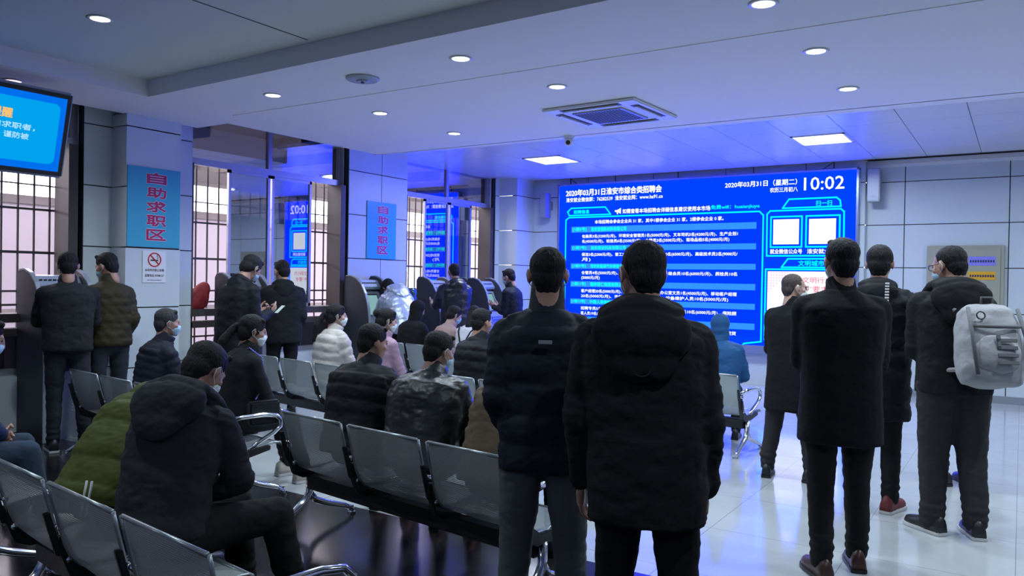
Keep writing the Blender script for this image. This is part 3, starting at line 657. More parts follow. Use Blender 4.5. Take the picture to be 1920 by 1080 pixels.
M['perfedge'] = mat('seat_edge_steel', (0.30, 0.34, 0.35), 0.3, 0.6)
def place(o, xy, deg, label): o.location = (xy[0], xy[1], 0); o.rotation_euler = (0, 0, math.radians(deg)); o['label'] = label; o['group'] = 'rows of perforated steel waiting seats'
b3 = bench(3, arm=(False, True)); b4 = bench(4, P=.58, arm=(False, True)); b0 = bench(3, arm=(False, False))
place(b3, (-2.79, 1.83), -7, 'nearest steel bench at lower left, holding the green and black hooded sitters')
place(copy_tree(b3), (-2.74, 3.37), -7.5, 'steel bench in the middle foreground with three grey backs before the seated men')
place(b4, (-5.47, 3.67), -7, 'steel bench behind the man in green, ending in a chrome armrest')
place(copy_tree(b4), (-5.49, 5.46), -9, 'steel bench between the shoulder-bag woman and the woman in cream jacket')
place(copy_tree(b3), (-3.32, 5.42), -8, 'steel bench behind the two standing men, under the man in black with short hair')
place(copy_tree(b4), (-5.73, 7.62), -9, 'furthest steel bench, nearest the row of kiosks')
place(copy_tree(b3), (-2.93, 7.23), -6, 'steel bench at right under the person in blue hooded coat')
place(b0, (-5.15, 2.05), -7, 'steel bench cut by the left edge of the photo')

# ================================================================== PEOPLE
def nrm(v): v = np.array(v, float); return v/np.linalg.norm(v)
def rot(axis, deg):
    return np.array(Matrix.Rotation(math.radians(deg), 3, axis))
def remesh(mb_, voxel, smooth=4, fac=0.5):
    me = mb_.mesh('tmp'); o = bpy.data.objects.new('tmp', me); COL.objects.link(o)
    b = bmesh.new(); b.from_mesh(me); bmesh.ops.recalc_face_normals(b, faces=b.faces); b.to_mesh(me); b.free()
    r = o.modifiers.new('r', 'REMESH'); r.mode = 'VOXEL'; r.voxel_size = voxel; r.adaptivity = 0
    if smooth: q = o.modifiers.new('s', 'SMOOTH'); q.factor = fac; q.iterations = smooth
    bpy.context.view_layer.update()
    m2 = bpy.data.meshes.new_from_object(o.evaluated_get(bpy.context.evaluated_depsgraph_get()))
    bpy.data.objects.remove(o); bpy.data.meshes.remove(me)
    return m2
def arr(me):
    a = np.empty(len(me.vertices)*3, np.float32); me.vertices.foreach_get('co', a); return a.reshape(-1, 3).astype(float)
def nor(me):
    a = np.empty(len(me.vertices)*3, np.float32); me.vertices.foreach_get('normal', a); return a.reshape(-1, 3).astype(float)
def setco(me, a): me.vertices.foreach_set('co', a.astype(np.float32).ravel()); me.update()
def finish(me, name, m, parent, smooth=True):
    me.name = name; me.materials.clear(); me.materials.append(M[m] if isinstance(m, str) else m)
    if smooth: me.polygons.foreach_set('use_smooth', [True]*len(me.polygons))
    return link(name, me, parent)
def raw(me): return arr(me), [tuple(p.vertices) for p in me.polygons]

# --- head, hair and hand prototypes, built once and posed per person
def proto_head():
    b = MB()
    b.ball((0, -.014, .034), (.075, .094, .081)); b.ball((0, .026, -.02), (.066, .066, .075))
    b.ball((0, .036, -.062), (.052, .050, .046)); b.ball((0, .070, -.094), (.024, .022, .018)); b.ball((0, -.03, -.03), (.060, .055, .055))
    b.cap((0, .088, .018), (0, .106, -.028), .008, .0125); b.ball((.011, .098, -.034), (.009, .010, .007)); b.ball((-.011, .098, -.034), (.009, .010, .007))
    b.cap((-.032, .079, .024), (.032, .079, .024), .010, .010)
    for s in (-1, 1):
        b.ball((s*.042, .062, -.022), (.021, .020, .019)); b.ball((s*.028, .075, .006), (.014, .011, .008))
        b.ball((s*.079, -.004, -.004), (.008, .019, .032), rot('Z', -s*28)); b.ball((s*.077, .0, -.032), (.006, .010, .012))
    b.ball((0, .088, -.058), (.022, .011, .0065)); b.ball((0, .086, -.068), (.019, .011, .0065))
    b.cap((0, -.022, -.06), (0, -.034, -.15), .053, .056)
    return raw(remesh(b, .0055, 2))
def proto_hair(style):
    b = MB()
    if style == 'crop':
        b.ball((0, -.022, .038), (.0785, .0925, .0800)); b.ball((0, -.050, -.010), (.067, .058, .066)); b.ball((0, -.052, -.055), (.050, .036, .034))
    elif style == 'side':
        b.ball((0, -.020, .045), (.082, .097, .081)); b.ball((0, -.050, -.008), (.071, .062, .070)); b.ball((0, -.054, -.058), (.052, .038, .034)); b.cap((-.035, .045, .098), (.04, .048, .096), .018, .017)
        for s in (-1, 1): b.ball((s*.068, -.01, .03), (.014, .03, .03))
    else:
        b.ball((0, -.020, .044), (.086, .100, .084)); b.ball((0, -.055, -.015), (.076, .064, .082))
        for s in (-1, 1): b.ball((s*.068, -.005, .015), (.016, .045, .05))
        b.cap((-.04, .046, .085), (.04, .046, .085), .022, .022)
    if style == 'pony':
        b.ball((0, -.128, .015), (.028, .026, .026)); b.cap((0, -.14, .0), (.0, -.195, -.11), .028, .038); b.cap((0, -.195, -.11), (.0, -.215, -.27), .038, .016)
    if style == 'bun': b.ball((0, -.115, .055), (.045, .04, .042))
    if style == 'long':
        b.cap((0, -.06, -.02), (0, -.075, -.18), .075, .07)
        for s in (-1, 1): b.cap((s*.062, -.02, 0), (s*.065, -.03, -.17), .03, .025)
    me = remesh(b, .006, 3); a = arr(me); nn = nor(me)
    d = np.array([noise.noise(Vector((p[0]*70, p[1]*70, p[2]*18))) for p in a])
    setco(me, a+nn*(d*.0030)[:, None]); return raw(me)
def proto_hand(kind):
    """right hand: wrist at origin, fingers towards -Z, palm facing -X (to the body), thumb to +Y"""
    b = MB(); b.cap((0, 0, .05), (0, 0, -.01), .026, .025, flat=.75, side=(0, 1, 0))
    b.cap((0, .004, -.02), (0, .008, -.065), .030, .034, flat=.42, side=(0, 1, 0)); b.cap((0, -.02, -.03), (0, -.022, -.07), .016, .014)
    curl = {'relaxed': 22, 'grip': 62, 'flat': 8}[kind]
    for i, (y, L) in enumerate(((.030, .072), (.0095, .080), (-.0115, .074), (-.0315, .058))):
        p = np.array([0, y, -.082+abs(i-1)*.003]); ang = 0; r = .0088 if i < 3 else .0078
        sp = (1-i)*4.0
        for k, fr in enumerate((.45, .32, .23)):
            ang += curl*(1.0 if k else .6); d = np.array([-math.sin(math.radians(ang)), math.sin(math.radians(sp))*.6, -math.cos(math.radians(ang))]); d = nrm(d)
            q = p+d*L*fr; b.cap(p, q, r, r*.93, n=10); p = q; r *= .93
    p = np.array([-.006, .026, -.022]); ds = ((-.25, .72, -.62), (-.42, .35, -.84), (-.55, .05, -.84))
    for k, (d, L) in enumerate(zip(ds, (.040, .030, .024))):
        q = p+nrm(d)*L; b.cap(p, q, .0125-.0015*k, .011-.001*k, n=10); p = q
    return raw(remesh(b, .0040, 2))
HEAD = proto_head(); HAIR = {k: proto_hair(k) for k in ('crop', 'side', 'full', 'pony', 'bun', 'long')}; HAND = {k: proto_hand(k) for k in ('relaxed', 'grip')}

def cloth(name, col, rough=0.85, kind='cloth'):
    if max(col) < .06: col = tuple(c*.68 for c in col)
    if kind == 'leather': m = mat(name, col, 0.38, bump=0.25, bscale=35, spec=.5)
    elif kind == 'nylon': m = mat(name, col, 0.68, bump=0.35, bscale=22, spec=.2)
    elif kind == 'denim': m = mat(name, col, 0.9, bump=0.3, bscale=30, var=.35, vscale=6)
    else: m = mat(name, col, rough, bump=0.25, bscale=45, spec=.25)
    M[name] = m; return name

def segdist(P, a, b):
    a = np.array(a); b = np.array(b); d = b-a; L2 = d.dot(d); t = np.clip((P-a) @ d/L2, 0, 1); c = a+t[:, None]*d
    return np.linalg.norm(P-c, axis=1), t*math.sqrt(L2)

SHOES = {}
def shoe(parent, ank, yaw, m, sole, s=1.0):
    b = MB(); rings = []; n = 14
    prof = [(-.075, .030, .045), (-.07, .034, .085), (-.04, .036, .10), (0, .036, .095), (.05, .042, .070), (.10, .046, .055), (.14, .043, .047), (.17, .032, .038), (.185, .012, .028)]
    for y, w_, h in prof:
        rings.append([(w_*math.cos(a)*s, y*s, .018+max(math.sin(a), -.0)*h*s) if math.sin(a) > 0 else (w_*math.cos(a)*s, y*s, .018) for a in [2*math.pi*k/n for k in range(n)]])
    R = rot('Z', yaw); base = np.array([ank[0], ank[1], 0.0]); base[2] = ank[2]-.09
    b.loft(rings); b.v = [tuple(base+R @ np.array(p)) for p in b.v]
    o = b.build('shoe', m, parent, smooth=True)
    b = MB(); out = []
    for y, w_, h in prof: out.append((w_*1.08*s, y*1.03*s))
    out = out+[(-x, y) for x, y in out[::-1]]
    b.prism(out, .024, 'xy', 0); b.v = [tuple(base+R @ np.array(p)) for p in b.v]; b.build('sole', sole, o, bevel=.004)
    return o

def person(label, xy, face, h=1.70, sit=False, seat=.40, lean=(3, 5, 8), tilt=0, head=(0, 0), arms='down', armL=None, armR=None, jacket='blackcloth', style='plain', hem=-.10, bulk=1.0,
           trousers='blackpants', shoes='blackshoe', sole='blackp', hair='crop', hairm_='hair', mask=None, hood=None, hoodm=None, collar=True, woman=False, feet=None, knees=None,
           skin='skin', hands=('relaxed', 'relaxed'), glasses=False, vox=.013, baf=.10, legw=1.0, twist=0, category='person', flare=0.0, colh=1.0):
    s = h/1.72
    root = thing('person', label, category, (xy[0], xy[1], 0), math.radians(face))
    # ---- joints
    P = np.array([0, 0, seat+.10 if sit else .93*s]); side = rot('Y', tilt)
    def dr(a): return side @ np.array([0, math.sin(math.radians(a)), math.cos(math.radians(a))])
    S1 = P+dr(lean[0])*.17*s; S2 = S1+dr(lean[1])*.18*s; S3 = S2+dr(lean[2])*.176*s
    hp, hy = head; nd = nrm(dr(lean[2])+dr(hp)*1.2); HC = S3+nd*.157*s
    HR = rot('Z', hy) @ rot('X', -hp*1.0)
    R = rot('Z', twist) @ np.array([1, 0, 0]); d3 = dr(lean[2]); F3 = np.cross(d3, R)*1.0; F3 = nrm(np.cross(R, d3))*-1 if np.cross(R, d3)[1] > 0 else nrm(np.cross(R, d3)); F3 = nrm(np.cross(d3, R))
    if F3[1] < 0 and abs(lean[2]) < 80: F3 = -F3
    sw = (.150 if woman else .168)*s*(1+.3*(bulk-1))
    SH = [S3-d3*.092*s+R*sw*k for k in (-1, 1)]
    hw = .09*s
    HIP = [P+np.array([k*hw, .02 if sit else 0, -.02]) for k in (-1, 1)]
    if sit:
        KN = [np.array([k*.13, .43*s, seat+.08]) for k in (-1, 1)] if knees is None else [np.array(k, float) for k in knees]
        AN = [np.array([k*.12, .46*s, .09]) for k in (-1, 1)] if feet is None else [np.array([f[0], f[1], .09]) for f in feet]
        FY = [0, 0] if feet is None else [f[2] for f in feet]
    else:
        AN = [np.array([k*.11, -.02, .09]) for k in (-1, 1)] if feet is None else [np.array([f[0], f[1], .09]) for f in feet]
        FY = [8, -8] if feet is None else [f[2] for f in feet]
        KN = [(HIP[i]*.48+AN[i]*.52)+np.array([0, .025, 0]) for i in (0, 1)]
    EL = []; WR = []
    for i, k in enumerate((-1, 1)):
        A = arms if not isinstance(arms, (tuple, list)) else arms[i]; sh = SH[i]; X = R*k
        Z = np.array([0, 0, 1.]); Y = np.array([0, 1., 0]); ov = (armL, armR)[i]
        if ov is not None: e, wv = [np.array(q, float) for q in ov]
        elif A == 'down': e = sh+X*.045-Y*.02-Z*.27*s; wv = e+X*.0+Y*.05-Z*.24*s
        elif A == 'pocket': e = sh+X*.025-Y*.08-Z*.265*s; wv = e-X*.03+Y*.15-Z*.17*s
        elif A == 'lap': e = sh+X*.05+Y*.08-Z*.26*s; wv = np.array([k*.07, KN[i][1]-.14, KN[i][2]+.10])
        elif A == 'cross': e = sh+X*.012+Y*.03-Z*.275*s; wv = e-X*.16+Y*.17+Z*.05*s
        elif A == 'clasp': e = sh+X*.02+Y*.03-Z*.28*s; wv = e-X*.12+Y*.17-Z*.06*s
        elif A == 'phone': e = sh+X*.03+Y*.02-Z*.28*s; wv = e-X*.10+Y*.22+Z*.07*s
        elif A == 'reach': e = sh+X*.04+Y*.14-Z*.24*s; wv = e-X*.04+Y*.25+Z*.03*s
        elif A == 'back': e = sh+X*.08-Y*.10-Z*.26*s; wv = e-X*.20-Y*.06-Z*.12*s
        EL.append(e); WR.append(wv)
    # ---- skin: head and neck in one surface, chest core, forearms and hands
    b = MB(); hv, hf = HEAD; b.add((hv*s) @ HR.T+HC, hf)
    b.cap(S3-d3*.06, HC+HR @ np.array([0, -.030, -.075])*s, .062*s, .052*s); b.cap(S1, S3-d3*.12, .08, .09)
    me = remesh(b, .0065 if vox < .012 else .008, 1); bv, bf = raw(me); bpy.data.meshes.remove(me); b = MB(); b.add(bv, bf)
    for i, k in enumerate((-1, 1)):
        b.cap(SH[i], EL[i], .036, .032, 10); b.cap(EL[i], WR[i], .032, .024, 10); b.cap(HIP[i], KN[i], .05, .04, 10); b.cap(KN[i], AN[i], .04, .03, 10)
        if hands[i] and hands[i] != 'none':
            d = nrm(WR[i]-EL[i]); v, f = HAND[hands[i]]; v = v*np.array([k, 1, 1])*s*1.02
            z = -d; x = (-1 if False else 1)*(R*1.0); x = nrm(x-z*x.dot(z)); 
            if abs(R.dot(z)) > .9: x = nrm(np.array([0, 1, 0])-z*z[1])
            y = np.cross(z, x)
            if d[1] > .6 and d[2] > -.75: # forearm held forward: palms turned towards the middle/down
                a = math.radians(-55*k); x, y = x*math.cos(a)+y*math.sin(a), -x*math.sin(a)+y*math.cos(a)
            Q = np.stack([x, y, z], 1); b.add(v @ Q.T+WR[i]+d*.015, f)
    me = b.mesh('body'); bb = bmesh.new(); bb.from_mesh(me); bmesh.ops.recalc_face_normals(bb, faces=bb.faces); bb.to_mesh(me); bb.free()
    finish(me, 'body', skin, root)
    if hood != 'up':
        me = bpy.data.meshes.new('hair'); hv, hf = HAIR[hair]; me.from_pydata(((hv*s*1.015) @ HR.T+HC).tolist(), [], hf); finish(me, 'hair', hairm_, root)
    for k in (-1, 1):
        b = MB(); b.ball(HC+HR @ np.array([k*.029, .0805, .008])*s, np.array([.0115, .006, .0062])*s, HR); b.build('eye', 'eyedark', root, smooth=True)
    if glasses:
        b = MB(); H = lambda x, y, z: HC+HR @ np.array([x, y, z])*s
        for k in (-1, 1):
            b.tube([H(k*.033+.024*math.cos(a), .101-.006*abs(math.cos(a)), .006+.018*math.sin(a)) for a in np.linspace(0, 2*math.pi, 17)[:-1]], .0022, 6, closed=True)
            b.tube([H(k*.057, .096, .012), H(k*.076, .06, .012), H(k*.082, -.005, .010)], .0022, 6)
        b.tube([H(-.01, .103, .008), H(.01, .103, .008)], .0022, 6); b.build('glasses', 'blackp', root, smooth=True)
    if mask:
        b = MB(); b.ball((0, .050, -.046), (.060, .060, .050)); b.ball((0, .092, -.030), (.020, .022, .024)); b.ball((0, .06, -.075), (.045, .042, .030))
        me = remesh(b, .006, 3); a = arr(me); a[:, 1] = np.maximum(a[:, 1], .012)
        setco(me, (a*s) @ HR.T+HC); mo = finish(me, 'face_mask', mask, root)
        for k in (-1, 1):
            b = MB(); H = lambda x, y, z: HC+HR @ np.array([x, y, z])*s
            b.tube([H(k*.056, .055, -.022), H(k*.076, .03, .008), H(k*.086, -.004, .022), H(k*.090, -.022, .0), H(k*.084, -.012, -.030), H(k*.072, .02, -.045), H(k*.052, .045, -.068)], .0018, 5)
            b.build('ear_loop', 'loop', mo, smooth=True)
    # ---- trousers
    b = MB(); bw = 1.0
    b.ball(P+np.array([0, .01, -.01]), np.array([.168, .125, .13])*s)
    for i in (0, 1):
        b.cap(HIP[i]+np.array([0, 0, -.02]), KN[i], .094*s*legw, .066*s*legw); b.cap(KN[i], AN[i]+np.array([0, 0, .03]), .066*s*legw, .054*s*legw); b.cap(AN[i]+np.array([0, .0, .10]), AN[i]+np.array([0, .012, .0]), .055*s*legw, .055*s*legw)
    me = remesh(b, vox*1.05, 5); a = arr(me); nn = nor(me)
    dsp = np.zeros(len(a))
    for j, p in enumerate(a):
        f = noise.noise(Vector((p[0]*9+xy[0], p[1]*9, p[2]*16))); dsp[j] = f*.006+noise.noise(Vector((p[0]*24, p[1]*24, p[2]*45+xy[1])))*.0035
    kz = (AN[0][2]+AN[1][2])/2
    dsp += np.exp(-((a[:, 2]-.16)/.07)**2)*np.sin(a[:, 2]*120)*.004
    a = a+nn*dsp[:, None]; lo = np.minimum(AN[0][2], AN[1][2])-.045; a[:, 2] = np.maximum(a[:, 2], lo-.01); setco(me, a); finish(me, 'trousers', trousers, root)
    # ---- shoes
    for i in (0, 1): shoe(root, AN[i], FY[i], shoes, sole, s*1.08)
    # ---- jacket
    b = MB(); rings = []; n = 22
    wv = (.90 if woman else 1.0)*s
    def ringat(c, d, w_, dp, fw=0.0):
        d = nrm(d); r_ = nrm(R-d*R.dot(d)); f_ = np.cross(d, r_)
        if f_.dot(F3) < 0: f_ = -f_
        out = []
        for k in range(n):
            a = 2*math.pi*k/n; cx, sy = math.cos(a), math.sin(a); e = .82
            out.append(c+r_*w_*math.copysign(abs(cx)**e, cx)+f_*(dp*math.copysign(abs(sy)**e, sy)+fw))
        return out
    B = bulk
    up0 = dr(lean[0])
    if sit:
        rings.append(ringat(P-up0*(-hem*.5)+np.array([0, .02, 0]), up0, .19*wv*B, .165*s*B)); rings.append(ringat(P, up0, .188*wv*B, .155*s*B))
    else:
        nz = 4
        for k in range(nz): q = 1-k/nz; rings.append(ringat(P+np.array([0, .0, hem*q]), (0, 0, 1), (.182+flare*q)*wv*B, (.140+flare*.7*q)*s*B))
    rings.append(ringat(P+up0*.05*s, up0, .180*wv*B, .138*s*B)); rings.append(ringat(S1, dr(lean[0])+dr(lean[1]), .182*wv*B, .132*s*B, -.0))
    rings.append(ringat(S2, dr(lean[1])+dr(lean[2]), .198*wv*B, .142*s*B)); rings.append(ringat(S2+(S3-S2)*.45, d3, .196*wv*B, .130*s*B, -.008))
    rings.append(ringat(S3-d3*.035*s, d3, .125*wv*B, .088*s*B, -.012)); rings.append(ringat(S3+d3*.005*s, d3, .082*s*B, .075*s*B, .0))
    if sum(x[2] for x in [rings[0][0]]) > sum(x[2] for x in [rings[-1][0]]) and not sit: rings = rings[::-1]
    b.loft(rings)
    ar = (.057 if woman else .063)*s*(B if B < 1.25 else 1.25)
    for i, k in enumerate((-1, 1)):
        b.cap(S3-d3*.055*s+R*k*.05, SH[i], .060*s*B, .068*s*B); b.cap(SH[i], EL[i], ar*1.08, ar*.90); b.cap(EL[i], WR[i], ar*.90, ar*.66)
    me = remesh(b, vox, 6); a = arr(me); nn = nor(me); dsp = np.zeros(len(a))
    ds = []; ts = []; off = 0
    for (p0, p1, r_, o_) in ((P+up0*hem, S1, .17, 0), (S1, S3, .17, np.linalg.norm(S1-P)-hem), (SH[0], EL[0], .07, 0), (EL[0], WR[0], .06, .28*s), (SH[1], EL[1], .07, 0), (EL[1], WR[1], .06, .28*s)):
        d_, t_ = segdist(a, p0, p1); ds.append(d_/r_); ts.append(t_+o_)
    ds = np.array(ds); ts = np.array(ts); ix = ds.argmin(0); T = ts[ix, np.arange(len(a))]
    top = np.clip((d3 @ (a-S3+d3*.04).T)/.05, 0, 1)*0
    amp = {'puffer': .011, 'quilt': .007, 'plain': 0, 'coat': 0, 'leather': 0}[style]
    if amp:
        u = (T/baf) % 1.0; dsp += amp*(np.abs(np.sin(np.pi*u))**.55-.75)
        if style == 'quilt':
            lat = (a @ R)+T*.9; dsp += amp*.7*(np.abs(np.sin(np.pi*lat/.10))**.6-.7)
    wr = .0055 if style != 'coat' else .0025
    for j, p in enumerate(a):
        f = noise.noise(Vector((p[0]*8+xy[0]*3, p[1]*8, p[2]*15))); g_ = noise.noise(Vector((p[0]*19, p[1]*19+xy[1], p[2]*38)))
        dsp[j] += f*wr*1.6+(1-abs(g_)*2)*wr*.7
    arm_ = ix >= 2; el = np.minimum(np.linalg.norm(a-EL[0], axis=1), np.linalg.norm(a-EL[1], axis=1)); dsp += np.exp(-(el/.09)**2)*np.sin(T*150)*.004*(arm_)
    setco(me, a+nn*dsp[:, None]); finish(me, 'jacket', jacket, root)
    # ---- collar or hood
    hm = hoodm or jacket
    fr = np.stack([R, F3, d3], 1); L = lambda x, y, z: S3+fr @ (np.array([x, y, z])*s)
    if hood is None and collar:
        b = MB(); rr = []
        for z, r1, r2 in ((-.03, .088, .080), (.0, .080, .076), (.035*colh, .074, .074), (.062*colh, .072, .072)): rr.append([L(r1*math.cos(2*math.pi*k/24), r2*math.sin(2*math.pi*k/24)+z*.25-.004, z-.02*math.sin(2*math.pi*k/24)) for k in range(24)])
        for z, r1, r2 in ((.062*colh, .062, .062), (.0, .064, .062), (-.03, .066, .064)): rr.append([L(r1*math.cos(2*math.pi*k/24), r2*math.sin(2*math.pi*k/24)+z*.25-.004, z-.02*math.sin(2*math.pi*k/24)) for k in range(24)])
        rr.append(rr[0]); b.loft(rr, False); b.build('collar', hm, root, smooth=True)
    elif hood in ('down', 'big', 'slim'):
        k_ = {'down': 1.0, 'big': 1.28, 'slim': .8}[hood]; b = MB()
        pts = [L(.085*k_*math.cos(a_), .02+.085*k_*math.sin(a_), -.005-.03*math.sin(a_)) for a_ in np.radians([60, 20, -20, -60, -90, -120, -160, -200, -240])]
        for p, q in zip(pts, pts[1:]): b.cap(p, q, .036*s*k_, .036*s*k_)
        b.ball(L(0, -.115*k_, -.055*k_), np.array([.135*k_, .062*k_, .095*k_])*s, fr); b.ball(L(0, -.125*k_, -.11*k_), np.array([.10*k_, .045, .085*k_])*s, fr)
        b.ball(L(0, -.095*k_, -.0), np.array([.12*k_, .06, .055])*s, fr)
        me = remesh(b, vox, 5); a = arr(me); nn = nor(me); q = (a-S3) @ fr
        dsp = np.array([noise.noise(Vector((p[0]*10, p[1]*10+3, p[2]*14)))*.009+(1-2*abs(noise.noise(Vector((p[0]*22+xy[0], p[1]*22, p[2]*30)))))*.003 for p in a])
        ln = np.abs(q[:, 2]-(.012-.5*np.abs(q[:, 0])**1.5)); dsp -= .007*np.exp(-(ln/.010)**2)
        setco(me, a+nn*dsp[:, None]); finish(me, 'hood', hm, root)
    elif hood == 'up':
        b = MB(); H = lambda x, y, z: HC+HR @ np.array([x, y, z])*s
        b.ball(H(0, -.025, .035), np.array([.102, .115, .108])*s, HR); b.ball(H(0, -.03, -.04), np.array([.098, .10, .09])*s, HR)
        b.cap(H(0, -.02, -.06), L(0, -.01, -.02), .098*s, .10*s)
        me = remesh(b, vox, 4); a = arr(me); nn = nor(me)
        q = ((a-HC) @ HR)/s; fm = np.exp(-((q[:, 0]/.060)**2+((q[:, 2]+.005)/.085)**2)**2)*(q[:, 1] > .03); a = a-(HR @ np.array([0, 1, 0]))*(fm*.075)[:, None]
        dsp = np.array([noise.noise(Vector((p[0]*12, p[1]*12, p[2]*14)))*.006 for p in a]); setco(me, a+nn*dsp[:, None]); finish(me, 'hood', hm, root)
    root['_j'] = 0; del root['_j']
    return root, dict(P=P, S1=S1, S2=S2, S3=S3, HC=HC, HR=HR, EL=EL, WR=WR, SH=SH, R=R, F3=F3, d3=d3, KN=KN, AN=AN)

M['eyedark'] = mat('dark_eye', (.02, .015, .015), .2); M['loop'] = mat('mask_ear_loop', (.6, .66, .7), .7)
cloth('blackcloth', (.012, .013, .016)); cloth('blacknylon', (.010, .0115, .016), kind='nylon'); cloth('navynylon', (.014, .018, .032), kind='nylon'); cloth('blackwool', (.010, .0105, .014), .95)
cloth('darkgrey', (.022, .025, .031)); cloth('leatherblack', (.014, .017, .021), kind='leather'); cloth('olive', (.052, .062, .010), kind='nylon'); cloth('olivebrown', (.045, .037, .018), kind='nylon')
cloth('khaki', (.135, .098, .062)); cloth('cream', (.46, .43, .40), kind='nylon'); cloth('silver', (.55, .62, .76), .4, kind='leather'); M['silver'].node_tree.nodes['Principled BSDF'].inputs['Metallic'].default_value = .55; cloth('pinkbeige', (.38, .26, .23)); cloth('whitecloth', (.55, .56, .60)); cloth('bluecoat', (.018, .085, .22), kind='nylon')
cloth('floral', (.34, .22, .29)); cloth('blackpants', (.012, .012, .014)); cloth('greypants', (.085, .095, .10)); cloth('charcoal', (.042, .042, .045)); cloth('jeans', (.018, .034, .062), kind='denim'); cloth('darkjeans', (.014, .020, .032), kind='denim'); cloth('navy', (.012, .022, .07))
M['blackshoe'] = mat('black_shoe', (.012, .012, .014), .4); M['brownshoe'] = mat('brown_leather_shoe', (.055, .022, .015), .35); M['whiteshoe'] = mat('cream_sneaker', (.45, .42, .37), .7); M['redshoe'] = mat('dark_red_sneaker', (.14, .02, .025), .6); M['whitesole'] = mat('white_rubber', (.55, .55, .55), .6)

# --- standing, in front
rA, J = person('man in black puffer jacket and grey trousers, back to us, left of front pair', (-1.60, 2.73), 26, 1.65, head=(2, 4), colh=2.0, arms='pocket', jacket='navynylon', style='puffer', hem=-.13, bulk=1.04, trousers='greypants', hair='crop', vox=.0095, baf=.115, mask='mask', legw=1.1, feet=((-.13, 0, 6), (.13, 0, -6)), hands=('none', 'none'))
def brand_tag(root, J, x, z, w_, h_):
    b = MB(); c = J['S3']+J['R']*x-J['d3']*z-J['F3']*.178
    b.box(-w_, w_, -.004, .006, -h_, h_); b.v = [tuple(np.array(p)+c) for p in b.v]; b.build('chest_tag', 'grey', root, bevel=.001)
brand_tag(rA, J, .01, .135, .026, .007)
rB, J = person('man in black hooded coat, back to us, right of front pair', (-1.06, 2.51), 20, 1.66, tilt=-3, head=(4, 26), arms=('down', 'down'), jacket='blackcloth', style='plain', hem=-.18, bulk=1.14, trousers='blackpants', hair='crop', vox=.0095, mask='maskw', hood='big', legw=1.05, feet=((-.13, 0, 6), (.14, 0, -6)))
b = MB(); c = J['S3']-J['F3']*.185-J['d3']*.19
b.tube([c+J['R']*.028*math.cos(a)+J['d3']*.022*math.sin(a) for a in np.linspace(math.pi, 2*math.pi, 9)], .003, 6); b.build('hanger_loop', 'darkgrey', rB, smooth=True)
# --- standing at right
person('older man with glasses and white mask in long dark coat', (-1.51, 6.38), -4, 1.60, head=(4, -52), arms='clasp', jacket='blackwool', style='coat', hem=-.33, bulk=1.06, trousers='charcoal', hair='crop', hairm_='scalp', mask='maskw', glasses=True, flare=.02, legw=1.15, feet=((-.16, -.03, 12), (.17, .0, -14)), skin='skin2')
person('tall man in black wool coat and brown shoes, back to us, arms folded', (-.79, 4.42), 20, 1.76, head=(0, 12), arms='cross', jacket='blackwool', style='coat', hem=-.25, bulk=1.08, trousers='blackpants', shoes='brownshoe', sole='blackp', hair='side', mask='maskw', flare=.012, vox=.011, legw=1.05, feet=((-.09, -.08, 14), (.12, .12, -2)), hands=('none', 'none'))
r, J = person('man in long black quilted parka with white lettering on hood and dark red sneakers', (-.82, 5.85), 2, 1.79, head=(3, 2), arms='cross', jacket='blacknylon', style='puffer', hem=-.35, bulk=1.12, trousers='blackpants', shoes='redshoe', sole='whitesole', hair='side', baf=.12, hood='down', flare=.0, feet=((-.10, .0, 4), (.10, .0, -16)), vox=.012)
b = MB(); fr = np.stack([J['R'], J['F3'], J['d3']], 1)
for k in range(7): b.box(.055, .080, -.176, -.160, -.115+.019*k, -.104+.019*k)
b.v = [tuple(J['S3']+fr @ np.array(p)) for p in b.v]; b.build('hood_lettering', 'whitesole', r)
rS, J = person('young man with glasses and blue mask wearing black hooded jacket and grey sweatpants', (-.34, 5.55), 24, 1.78, lean=(4, 8, 14), head=(12, 34), arms='cross', jacket='blackcloth', style='plain', hem=-.09, bulk=1.12, trousers='charcoal', shoes='blackshoe', sole='whitesole', hair='crop', hood='big', mask='mask', glasses=True, legw=1.28, feet=((-.10, .02, 26), (.13, -.03, -4)), vox=.012, hands=('none', 'none'))
person('person mostly hidden behind the man in black wool coat, dark hood before the poster', (-1.40, 7.85), 20, 1.50, head=(5, 10), jacket='blacknylon', style='puffer', hood='up', hoodm='blackwool', bulk=1.05, hem=-.2, vox=.016)
person('person in dark jeans hidden behind the young man with grey backpack', (-.42, 7.0), 40, 1.62, head=(5, 10), jacket='navynylon', style='puffer', hood=None, bulk=1.0, trousers='darkjeans', vox=.016)

